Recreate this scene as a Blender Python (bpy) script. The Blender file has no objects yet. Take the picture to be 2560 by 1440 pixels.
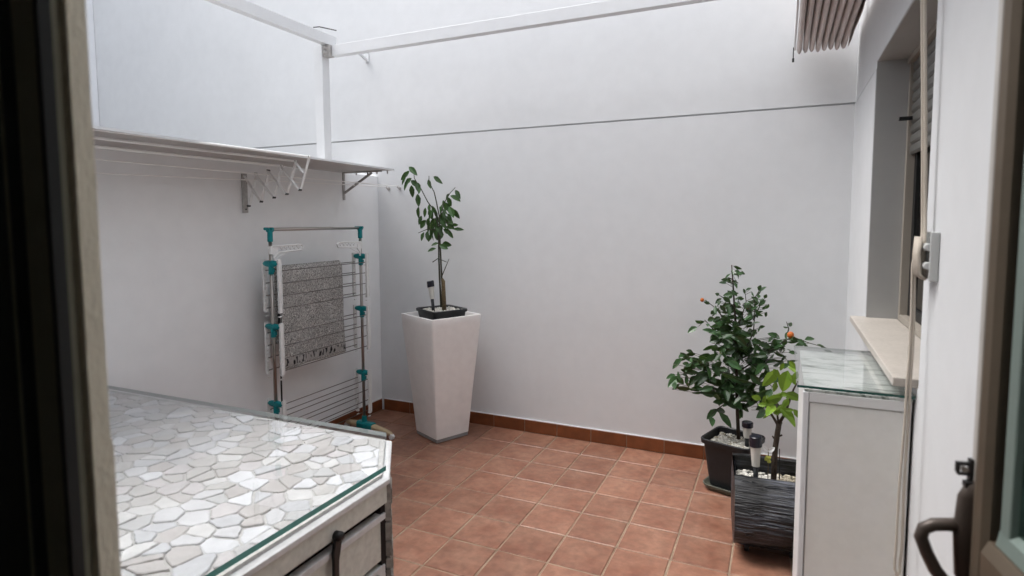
import bpy, math, random
from mathutils import Vector, Matrix, noise
random.seed(7)
S = bpy.context.scene
COL = S.collection
PI = math.pi

# ---------------------------------------------------------------- camera
cd = bpy.data.cameras.new('Camera')
cam = bpy.data.objects.new('Camera', cd); COL.objects.link(cam)
right = Vector((0.908197, 0.418525, -0.003789)); up = Vector((-0.029121, 0.072220, 0.996963)); fwd = Vector((-0.417528, 0.905329, -0.077778))
rot = Matrix((right, up, -fwd)).transposed()
cam.matrix_world = Matrix.Translation((2.00412, -4.66633, 1.83582)) @ rot.to_4x4()
cd.sensor_width = 36.0; cd.lens = 36.0 * 1482.43 / 2560.0
cd.shift_x = 0.00276; cd.shift_y = -0.01982
cd.clip_start = 0.02; cd.clip_end = 300
cd.dof.use_dof = True; cd.dof.focus_distance = 4.3; cd.dof.aperture_fstop = 3.0
S.camera = cam

# ---------------------------------------------------------------- sky, sun, exposure (overcast)
W = bpy.data.worlds.new('World'); S.world = W; W.use_nodes = True
nt = W.node_tree; nt.nodes.clear()
sky = nt.nodes.new('ShaderNodeTexSky'); sky.sky_type = 'NISHITA'; sky.sun_disc = False
sky.sun_elevation = math.radians(64); sky.sun_rotation = math.radians(265); sky.dust_density = 4.0; sky.air_density = 1.0
hs = nt.nodes.new('ShaderNodeHueSaturation'); hs.inputs['Saturation'].default_value = 0.24
bg = nt.nodes.new('ShaderNodeBackground'); bg.inputs['Strength'].default_value = 0.15
wo = nt.nodes.new('ShaderNodeOutputWorld')
nt.links.new(sky.outputs[0], hs.inputs['Color']); nt.links.new(hs.outputs[0], bg.inputs[0]); nt.links.new(bg.outputs[0], wo.inputs[0])
sl = bpy.data.lights.new('Sun', 'SUN'); sl.energy = 0.28; sl.angle = math.radians(50); sl.color = (1.0, 0.985, 0.965)
sun = bpy.data.objects.new('Sun', sl); COL.objects.link(sun)
az = math.radians(265); el = math.radians(64)   # azimuth clockwise from +Y
sd = Vector((math.sin(az) * math.cos(el), math.cos(az) * math.cos(el), math.sin(el)))
sun.rotation_euler = sd.to_track_quat('Z', 'Y').to_euler()
S.view_settings.view_transform = 'Standard'; S.view_settings.look = 'None'
S.view_settings.exposure = 1.94; S.view_settings.gamma = 1.0

# ---------------------------------------------------------------- materials
def mat(name, col, rough=0.6, metal=0.0, noise_s=0, noise_amt=0.0, bump=0.0, bump_s=40, spec=None, trans=0.0, ior=1.45,
        island=0.0, col2=None, coat=0.0, sss=0.0, stretch=None, noise2=None):
    m = bpy.data.materials.new(name); m.use_nodes = True
    n = m.node_tree.nodes; l = m.node_tree.links; b = n['Principled BSDF']
    c = col + (1.0,) if len(col) == 3 else col
    b.inputs['Base Color'].default_value = c
    b.inputs['Roughness'].default_value = rough; b.inputs['Metallic'].default_value = metal
    if spec is not None: b.inputs['Specular IOR Level'].default_value = spec
    if trans: b.inputs['Transmission Weight'].default_value = trans
    if coat: b.inputs['Coat Weight'].default_value = coat
    if sss:
        b.inputs['Subsurface Weight'].default_value = sss; b.inputs['Subsurface Scale'].default_value = 0.02
    b.inputs['IOR'].default_value = ior
    tc = n.new('ShaderNodeTexCoord'); src = tc.outputs['Object']
    if stretch:
        mp = n.new('ShaderNodeMapping'); mp.inputs['Scale'].default_value = stretch
        l.new(src, mp.inputs['Vector']); src = mp.outputs[0]
    cur = None
    if noise_s:
        t = n.new('ShaderNodeTexNoise'); t.inputs['Scale'].default_value = noise_s; t.inputs['Detail'].default_value = 6; t.inputs['Roughness'].default_value = 0.62
        l.new(src, t.inputs['Vector'])
        r = n.new('ShaderNodeMapRange'); r.inputs['From Min'].default_value = 0.3; r.inputs['From Max'].default_value = 0.7
        l.new(t.outputs['Fac'], r.inputs['Value'])
        mx = n.new('ShaderNodeMix'); mx.data_type = 'RGBA'
        d = col2 + (1.0,) if col2 else tuple(x * (1 - noise_amt) for x in c[:3]) + (1.0,)
        mx.inputs[6].default_value = c; mx.inputs[7].default_value = d
        l.new(r.outputs[0], mx.inputs[0]); cur = mx.outputs[2]
        if noise2:
            t2 = n.new('ShaderNodeTexNoise'); t2.inputs['Scale'].default_value = noise2[0]; t2.inputs['Detail'].default_value = 4
            l.new(tc.outputs['Object'], t2.inputs['Vector'])
            r2 = n.new('ShaderNodeMapRange'); r2.inputs['From Min'].default_value = 0.35; r2.inputs['From Max'].default_value = 0.7
            r2.inputs['To Min'].default_value = 1.0; r2.inputs['To Max'].default_value = 1 - noise2[1]
            l.new(t2.outputs['Fac'], r2.inputs['Value'])
            m2 = n.new('ShaderNodeVectorMath'); m2.operation = 'SCALE'
            l.new(cur, m2.inputs[0]); l.new(r2.outputs[0], m2.inputs['Scale']); cur = m2.outputs[0]
    if island:
        g = n.new('ShaderNodeNewGeometry')
        r = n.new('ShaderNodeMapRange'); r.inputs['To Min'].default_value = 1 - island; r.inputs['To Max'].default_value = 1 + island * 0.6
        l.new(g.outputs['Random Per Island'], r.inputs['Value'])
        vm = n.new('ShaderNodeVectorMath'); vm.operation = 'SCALE'
        if cur: l.new(cur, vm.inputs[0])
        else: vm.inputs[0].default_value = c[:3]
        l.new(r.outputs[0], vm.inputs['Scale']); cur = vm.outputs[0]
    if cur: l.new(cur, b.inputs['Base Color'])
    if bump:
        t = n.new('ShaderNodeTexNoise'); t.inputs['Scale'].default_value = bump_s; t.inputs['Detail'].default_value = 5
        l.new(src, t.inputs['Vector'])
        bp = n.new('ShaderNodeBump'); bp.inputs['Strength'].default_value = bump; bp.inputs['Distance'].default_value = 0.02
        l.new(t.outputs['Fac'], bp.inputs['Height']); l.new(bp.outputs[0], b.inputs['Normal'])
    return m

def plaster(name, col, streak=0.03):
    """painted render: faint roller blotches, trowel waves and small pits"""
    m = mat(name, col, 0.75, noise_s=1.3, noise_amt=streak, noise2=(9, 0.03), spec=0.3)
    n = m.node_tree.nodes; l = m.node_tree.links; b = n['Principled BSDF']
    tc = n.new('ShaderNodeTexCoord')
    mp = n.new('ShaderNodeMapping'); mp.inputs['Scale'].default_value = (1, 1, 1.5); l.new(tc.outputs['Object'], mp.inputs[0])
    a = n.new('ShaderNodeTexNoise'); a.inputs['Scale'].default_value = 3.2; a.inputs['Detail'].default_value = 5; a.inputs['Roughness'].default_value = 0.55
    l.new(mp.outputs[0], a.inputs['Vector'])
    v = n.new('ShaderNodeTexNoise'); v.inputs['Scale'].default_value = 120; v.inputs['Detail'].default_value = 2; l.new(tc.outputs['Object'], v.inputs['Vector'])
    vo = n.new('ShaderNodeTexVoronoi'); vo.inputs['Scale'].default_value = 3.3; l.new(tc.outputs['Object'], vo.inputs['Vector'])
    pit = n.new('ShaderNodeMapRange'); pit.inputs['From Min'].default_value = 0.0; pit.inputs['From Max'].default_value = 0.035; l.new(vo.outputs['Distance'], pit.inputs['Value'])
    b1 = n.new('ShaderNodeBump'); b1.inputs['Strength'].default_value = 0.35; b1.inputs['Distance'].default_value = 0.0048; l.new(a.outputs['Fac'], b1.inputs['Height'])
    b2 = n.new('ShaderNodeBump'); b2.inputs['Strength'].default_value = 0.12; b2.inputs['Distance'].default_value = 0.002
    l.new(v.outputs['Fac'], b2.inputs['Height']); l.new(b1.outputs[0], b2.inputs['Normal'])
    b3 = n.new('ShaderNodeBump'); b3.inputs['Strength'].default_value = 0.3; b3.inputs['Distance'].default_value = 0.004
    l.new(pit.outputs[0], b3.inputs['Height']); l.new(b2.outputs[0], b3.inputs['Normal'])
    l.new(b3.outputs[0], b.inputs['Normal'])
    return m

M = {}
M['wall'] = plaster('white_wall_dimmed', (0.735, 0.745, 0.755), 0.05)  # white held down against the bright sky on the back wall
M['house'] = plaster('white_house_dimmed', (0.62, 0.63, 0.64))  # darker white, toned down for the strong light on this wall
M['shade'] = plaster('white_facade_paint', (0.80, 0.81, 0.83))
M['low_wall'] = plaster('white_low_wall_lifted', (0.90, 0.91, 0.915))  # whiter than the other walls to lift its shadowed face
M['reveal'] = plaster('grey_shaded_reveal_render', (0.40, 0.40, 0.39), 0.12)  # grey render, darkened for the shadow the reveal stands in
M['groove'] = mat('groove_shadow_render', (0.48, 0.48, 0.49), 0.9)
M['room'] = mat('room_paint', (0.16, 0.15, 0.13), 0.9)
M['far_ground'] = mat('concrete_ground', (0.5, 0.5, 0.48), 0.9, noise_s=6, noise_amt=0.15)
M['grout'] = mat('cement_grout', (0.34, 0.25, 0.175), 0.95, noise_s=9, noise_amt=0.45)
M['tile'] = mat('terracotta_tile', (0.222, 0.090, 0.056), 0.38, noise_s=5.5, col2=(0.34, 0.180, 0.120), island=0.17, bump=0.14, bump_s=16, noise2=(19, 0.30), spec=0.5)
M['skirt'] = mat('glazed_brown_skirting', (0.15, 0.050, 0.020), 0.30, noise_s=10, col2=(0.235, 0.075, 0.028), island=0.12, bump=0.06, bump_s=20)
M['white_metal'] = mat('white_lacquered_metal', (0.72, 0.73, 0.74), 0.38, noise_s=8, noise_amt=0.05)
M['white_dull'] = mat('aged_white_metal', (0.50, 0.48, 0.46), 0.5, noise_s=40, noise_amt=0.3)
M['cord_white'] = mat('white_line', (0.93, 0.925, 0.91), 0.6)
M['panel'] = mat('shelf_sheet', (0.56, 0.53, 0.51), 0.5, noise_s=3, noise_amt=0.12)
M['bolt'] = mat('dark_bolt', (0.06, 0.06, 0.06), 0.4, metal=0.6)
M['steel'] = mat('brushed_steel', (0.40, 0.37, 0.34), 0.28, metal=1.0)
M['thin_steel'] = mat('thin_steel_rod', (0.17, 0.155, 0.145), 0.35, metal=0.8)
M['teal'] = mat('teal_plastic', (0.0, 0.24, 0.26), 0.35, noise_s=60, noise_amt=0.15)
M['white_plastic'] = mat('white_plastic', (0.84, 0.84, 0.83), 0.42, noise_s=70, noise_amt=0.12)
M['beige_plastic'] = mat('beige_plastic', (0.56, 0.44, 0.27), 0.45, noise_s=20, noise_amt=0.1)
M['clear_plastic'] = mat('milky_clear_plastic', (0.75, 0.8, 0.8), 0.15, noise_s=0, trans=0.5)
M['black_plastic'] = mat('black_plastic', (0.014, 0.016, 0.019), 0.42, noise_s=25, noise_amt=0.3, bump=0.05, bump_s=90)
M['dark_green_plastic'] = mat('weathered_saucer_plastic', (0.055, 0.07, 0.055), 0.5, noise_s=18, col2=(0.12, 0.115, 0.085))
M['planter'] = mat('translucent_white_resin', (0.96, 0.935, 0.915), 0.40, noise_s=2.2, noise_amt=0.05, noise2=(17, 0.05), sss=0.4)
M['planter_base'] = mat('grey_resin_base', (0.33, 0.34, 0.34), 0.5, noise_s=20, noise_amt=0.2)
M['pebble'] = mat('white_marble_pebble', (0.66, 0.64, 0.58), 0.6, noise_s=60, noise_amt=0.35, island=0.35)
M['pebble_tan'] = mat('tan_gravel', (0.46, 0.41, 0.31), 0.7, noise_s=60, noise_amt=0.4, island=0.35)
M['soil'] = mat('potting_soil', (0.03, 0.022, 0.015), 0.95, noise_s=60, noise_amt=0.5, bump=0.8, bump_s=80)
M['leaf'] = mat('citrus_leaf', (0.038, 0.10, 0.026), 0.36, island=0.45, noise_s=30, col2=(0.045, 0.09, 0.03))
M['leaf_dark'] = mat('kumquat_leaf', (0.026, 0.068, 0.026), 0.30, island=0.5, noise_s=30, col2=(0.055, 0.115, 0.04))
M['leaf_bright'] = mat('young_citrus_leaf', (0.105, 0.215, 0.02), 0.4, island=0.55, noise_s=25, col2=(0.19, 0.29, 0.03))
M['bark'] = mat('bark', (0.060, 0.040, 0.028), 0.85, noise_s=50, noise_amt=0.5, bump=0.7, bump_s=70)
M['bark_pale'] = mat('pale_bark', (0.16, 0.115, 0.06), 0.85, noise_s=50, noise_amt=0.5, bump=0.6, bump_s=60)
M['twig'] = mat('green_twig', (0.05, 0.05, 0.03), 0.7, noise_s=50, noise_amt=0.4)
M['orange'] = mat('kumquat_skin', (0.50, 0.12, 0.015), 0.45, bump=0.2, bump_s=200)
M['orange_dull'] = mat('ripening_kumquat_skin', (0.26, 0.10, 0.02), 0.5, bump=0.2, bump_s=200)
M['green_fruit'] = mat('green_kumquat_skin', (0.13, 0.17, 0.03), 0.45)
M['lens'] = mat('frosted_lens', (0.62, 0.61, 0.56), 0.3, noise_s=30, noise_amt=0.1, stretch=(1, 1, 0.1))
M['solar_cap'] = mat('solar_cap', (0.012, 0.012, 0.02), 0.25)
M['butterfly'] = mat('white_wing_plastic', (0.78, 0.78, 0.78), 0.5)
M['yellow'] = mat('yellow_green_plastic', (0.55, 0.56, 0.10), 0.5, noise_s=80, noise_amt=0.3)
M['glass'] = mat('table_glass', (0.93, 0.985, 0.97), 0.02, trans=1.0, ior=1.5)
M['glass_edge'] = mat('green_glass_edge', (0.085, 0.30, 0.27), 0.18, noise_s=20, noise_amt=0.15)
M['glass_dark'] = mat('dark_green_glass_edge', (0.02, 0.075, 0.062), 0.2)
M['glass_pale'] = mat('pale_glass_edge', (0.40, 0.43, 0.42), 0.2)
M['stone'] = mat('white_marble_chip', (0.70, 0.685, 0.685), 0.55, island=0.14, noise_s=11, noise_amt=0.20, bump=0.25, bump_s=30)
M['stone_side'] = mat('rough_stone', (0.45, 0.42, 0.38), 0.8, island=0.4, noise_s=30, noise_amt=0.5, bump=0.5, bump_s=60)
M['mortar'] = mat('pale_mortar', (0.62, 0.60, 0.58), 0.9, noise_s=60, noise_amt=0.25)
M['white_paint'] = mat('old_white_paint', (0.70, 0.70, 0.70), 0.5, noise_s=7, noise_amt=0.10, noise2=(40, 0.12))
M['grey_paint'] = mat('greyish_white_paint', (0.68, 0.69, 0.63), 0.5, noise_s=6, noise_amt=0.12, noise2=(45, 0.15))
M['unlit_gap'] = mat('unlit_interior', (0.012, 0.008, 0.007), 0.9)  # near-black stands in for shadow in gaps and the unlit room behind glass
M['rubber'] = mat('black_rubber', (0.008, 0.008, 0.008), 0.5)
M['cab_white'] = mat('white_melamine', (0.72, 0.72, 0.715), 0.4, noise_s=3, noise_amt=0.04)
M['cab_door'] = mat('yellowed_melamine', (0.77, 0.77, 0.75), 0.42, noise_s=1.6, col2=(0.72, 0.71, 0.64), noise2=(30, 0.04))
M['sill'] = mat('beige_marble_sill', (0.47, 0.43, 0.385), 0.42, noise_s=7, noise_amt=0.12, noise2=(60, 0.12))
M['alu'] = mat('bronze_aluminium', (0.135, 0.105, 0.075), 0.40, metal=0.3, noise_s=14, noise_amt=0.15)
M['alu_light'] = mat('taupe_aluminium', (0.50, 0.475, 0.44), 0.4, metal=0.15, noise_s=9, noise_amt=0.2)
M['alu_unlit'] = mat('unlit_aluminium', (0.022, 0.018, 0.012), 0.45, metal=0.2)  # near-black puts the unlit indoor side of the leaf into its colour
M['alu_olive'] = mat('olive_aluminium', (0.36, 0.34, 0.25), 0.5)  # olive tone of the edge ridge and meeting stile
M['bead'] = mat('grey_green_glazing_bead', (0.16, 0.20, 0.18), 0.4)
M['handle'] = mat('bronze_handle', (0.075, 0.058, 0.048), 0.38, metal=0.3)
M['win_frame'] = mat('beige_window_frame', (0.30, 0.27, 0.23), 0.5)
M['shutter'] = mat('grey_shutter_slat', (0.13, 0.127, 0.115), 0.5)
M['dark_glass'] = mat('dark_window_glass', (0.015, 0.014, 0.013), 0.05)
M['clear_glass'] = mat('door_glass', (0.93, 0.96, 0.95), 0.01, trans=1.0, ior=1.05, spec=1.0)
M['rope'] = mat('beige_braided_rope', (0.46, 0.41, 0.34), 0.85)
M['canvas'] = mat('taupe_canvas', (0.70, 0.63, 0.60), 0.85, noise_s=6, noise_amt=0.12, bump=0.1, bump_s=120)
M['blind_grey'] = mat('cleat_white', (0.50, 0.51, 0.50), 0.4)

def stone_tint(m):
    n = m.node_tree.nodes; l = m.node_tree.links; b = n['Principled BSDF']; src = b.inputs['Base Color'].links[0].from_socket
    g = n.new('ShaderNodeNewGeometry'); cr = n.new('ShaderNodeValToRGB'); e = cr.color_ramp.elements; cr.color_ramp.interpolation = 'CONSTANT'
    cols = [(1, 1, 1), (0.97, 0.945, 0.92), (0.98, 0.99, 1.02), (0.87, 0.83, 0.81), (1.07, 1.07, 1.09), (0.95, 0.91, 0.91), (0.82, 0.80, 0.78), (1.03, 1.02, 1.01), (1.08, 1.09, 1.12)]
    e[0].position = 0; e[0].color = cols[0] + (1,); e[1].position = 1 / 9; e[1].color = cols[1] + (1,)
    for i in range(2, 9): x = e.new(i / 9); x.color = cols[i] + (1,)
    l.new(g.outputs['Random Per Island'], cr.inputs[0])
    mx = n.new('ShaderNodeMix'); mx.data_type = 'RGBA'; mx.blend_type = 'MULTIPLY'; mx.inputs[0].default_value = 1
    l.new(src, mx.inputs[6]); l.new(cr.outputs[0], mx.inputs[7]); l.new(mx.outputs[2], b.inputs['Base Color'])
stone_tint(M['stone'])

def rope_bump(m):
    n = m.node_tree.nodes; l = m.node_tree.links; b = n['Principled BSDF']
    tc = n.new('ShaderNodeTexCoord'); w = n.new('ShaderNodeTexWave'); w.bands_direction = 'DIAGONAL'; w.inputs['Scale'].default_value = 110
    l.new(tc.outputs['Object'], w.inputs['Vector'])
    bp = n.new('ShaderNodeBump'); bp.inputs['Strength'].default_value = 0.4; bp.inputs['Distance'].default_value = 0.0015
    l.new(w.outputs['Fac'], bp.inputs['Height']); l.new(bp.outputs[0], b.inputs['Normal'])
    mx = n.new('ShaderNodeMix'); mx.data_type = 'RGBA'; mx.inputs[6].default_value = (0.42, 0.37, 0.31, 1); mx.inputs[7].default_value = (0.52, 0.47, 0.40, 1)
    l.new(w.outputs['Fac'], mx.inputs[0]); l.new(mx.outputs[2], b.inputs['Base Color'])
rope_bump(M['rope'])

def towel_mat():
    m = bpy.data.materials.new('grey_jacquard_towel'); m.use_nodes = True
    n = m.node_tree.nodes; l = m.node_tree.links; b = n['Principled BSDF']; b.inputs['Roughness'].default_value = 0.95
    tc = n.new('ShaderNodeTexCoord')
    nz = n.new('ShaderNodeTexNoise'); nz.inputs['Scale'].default_value = 7; l.new(tc.outputs['Object'], nz.inputs['Vector'])
    ad = n.new('ShaderNodeVectorMath'); ad.operation = 'MULTIPLY_ADD'; ad.inputs[1].default_value = (1.1, 1.1, 1.1)
    l.new(nz.outputs['Color'], ad.inputs[0]); l.new(tc.outputs['Object'], ad.inputs[2])
    w = n.new('ShaderNodeTexWave'); w.wave_type = 'RINGS'; w.rings_direction = 'SPHERICAL'; w.inputs['Scale'].default_value = 16; w.inputs['Distortion'].default_value = 9; w.inputs['Detail'].default_value = 2; w.inputs['Detail Scale'].default_value = 2
    l.new(ad.outputs[0], w.inputs['Vector'])
    v = n.new('ShaderNodeTexNoise'); v.inputs['Scale'].default_value = 95; v.inputs['Detail'].default_value = 2; l.new(tc.outputs['Object'], v.inputs['Vector'])
    mul = n.new('ShaderNodeMath'); mul.operation = 'MULTIPLY'; l.new(w.outputs['Fac'], mul.inputs[0]); mul.inputs[1].default_value = 0.5
    adm = n.new('ShaderNodeMath'); adm.operation = 'ADD'; l.new(mul.outputs[0], adm.inputs[0]); l.new(v.outputs['Fac'], adm.inputs[1])
    cr = n.new('ShaderNodeValToRGB'); cr.color_ramp.elements[0].position = 0.50; cr.color_ramp.elements[0].color = (0.09, 0.085, 0.08, 1)
    cr.color_ramp.elements[1].position = 0.90; cr.color_ramp.elements[1].color = (0.72, 0.70, 0.67, 1)
    l.new(adm.outputs[0], cr.inputs[0])
    # woven border near the hem (object z in metres)
    sp = n.new('ShaderNodeSeparateXYZ'); l.new(tc.outputs['Object'], sp.inputs[0])
    mp = n.new('ShaderNodeMapping'); mp.inputs['Scale'].default_value = (0, 42, 16); l.new(tc.outputs['Object'], mp.inputs[0])
    vo = n.new('ShaderNodeTexNoise'); vo.inputs['Scale'].default_value = 1.0; vo.inputs['Detail'].default_value = 1; l.new(mp.outputs[0], vo.inputs['Vector'])
    c2 = n.new('ShaderNodeValToRGB'); c2.color_ramp.interpolation = 'LINEAR'
    c2.color_ramp.elements[0].position = 0.40; c2.color_ramp.elements[0].color = (0.02, 0.018, 0.02, 1)
    c2.color_ramp.elements[1].position = 0.50; c2.color_ramp.elements[1].color = (0.48, 0.46, 0.44, 1)
    l.new(vo.outputs['Fac'], c2.inputs[0])
    lt = n.new('ShaderNodeMath'); lt.operation = 'LESS_THAN'; lt.inputs[1].default_value = 0.075; l.new(sp.outputs['Z'], lt.inputs[0])
    gt = n.new('ShaderNodeMath'); gt.operation = 'GREATER_THAN'; gt.inputs[1].default_value = 0.022; l.new(sp.outputs['Z'], gt.inputs[0])
    an = n.new('ShaderNodeMath'); an.operation = 'MULTIPLY'; l.new(lt.outputs[0], an.inputs[0]); l.new(gt.outputs[0], an.inputs[1])
    mx = n.new('ShaderNodeMix'); mx.data_type = 'RGBA'; l.new(an.outputs[0], mx.inputs[0]); l.new(cr.outputs[0], mx.inputs[6]); l.new(c2.outputs[0], mx.inputs[7])
    l.new(mx.outputs[2], b.inputs['Base Color'])
    bp = n.new('ShaderNodeBump'); bp.inputs['Strength'].default_value = 0.9; bp.inputs['Distance'].default_value = 0.006
    l.new(adm.outputs[0], bp.inputs['Height']); l.new(bp.outputs[0], b.inputs['Normal'])
    return m
M['towel'] = towel_mat()

def wood_black():
    m = bpy.data.materials.new('black_sheen_bark'); m.use_nodes = True
    n = m.node_tree.nodes; l = m.node_tree.links; b = n['Principled BSDF']; b.inputs['Roughness'].default_value = 0.38
    tc = n.new('ShaderNodeTexCoord'); mp = n.new('ShaderNodeMapping'); mp.inputs['Scale'].default_value = (2.0, 42, 60); l.new(tc.outputs['Object'], mp.inputs[0])
    a = n.new('ShaderNodeTexNoise'); a.inputs['Scale'].default_value = 1.6; a.inputs['Detail'].default_value = 8; l.new(mp.outputs[0], a.inputs['Vector'])
    p = n.new('ShaderNodeTexNoise'); p.inputs['Scale'].default_value = 5; l.new(tc.outputs['Object'], p.inputs['Vector'])
    cr = n.new('ShaderNodeValToRGB'); cr.color_ramp.elements[0].position = 0.42; cr.color_ramp.elements[0].color = (0.006, 0.006, 0.007, 1)
    cr.color_ramp.elements[1].position = 0.75; cr.color_ramp.elements[1].color = (0.095, 0.102, 0.125, 1); l.new(a.outputs['Fac'], cr.inputs[0])  # bluish-grey highlights of the sheen put into the grain colour
    c2 = n.new('ShaderNodeMapRange'); c2.inputs['From Min'].default_value = 0.4; c2.inputs['From Max'].default_value = 0.65; c2.inputs['To Min'].default_value = 0.15; c2.inputs['To Max'].default_value = 1.5
    l.new(p.outputs['Fac'], c2.inputs['Value'])
    vm = n.new('ShaderNodeVectorMath'); vm.operation = 'SCALE'; l.new(cr.outputs[0], vm.inputs[0]); l.new(c2.outputs[0], vm.inputs['Scale']); l.new(vm.outputs[0], b.inputs['Base Color'])
    bp = n.new('ShaderNodeBump'); bp.inputs['Strength'].default_value = 1.0; bp.inputs['Distance'].default_value = 0.012; l.new(a.outputs['Fac'], bp.inputs['Height']); l.new(bp.outputs[0], b.inputs['Normal'])
    return m
M['log'] = wood_black()

def marble():
    m = bpy.data.materials.new('veined_marble'); m.use_nodes = True
    n = m.node_tree.nodes; l = m.node_tree.links; b = n['Principled BSDF']; b.inputs['Roughness'].default_value = 0.4
    tc = n.new('ShaderNodeTexCoord'); mp = n.new('ShaderNodeMapping'); mp.inputs['Scale'].default_value = (1.0, 4.0, 1); mp.inputs['Rotation'].default_value = (0, 0, 0.35); l.new(tc.outputs['Object'], mp.inputs[0])
    a = n.new('ShaderNodeTexNoise'); a.inputs['Scale'].default_value = 5; a.inputs['Detail'].default_value = 9; a.inputs['Roughness'].default_value = 0.65; a.inputs['Distortion'].default_value = 1.2; l.new(mp.outputs[0], a.inputs['Vector'])
    cr = n.new('ShaderNodeValToRGB'); e = cr.color_ramp.elements
    e[0].position = 0.38; e[0].color = (0.07, 0.09, 0.07, 1); e[1].position = 0.50; e[1].color = (0.60, 0.61, 0.59, 1)
    x = e.new(0.44); x.color = (0.36, 0.40, 0.37, 1)
    l.new(a.outputs['Fac'], cr.inputs[0]); l.new(cr.outputs[0], b.inputs['Base Color'])
    return m
M['marble'] = marble()

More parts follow.
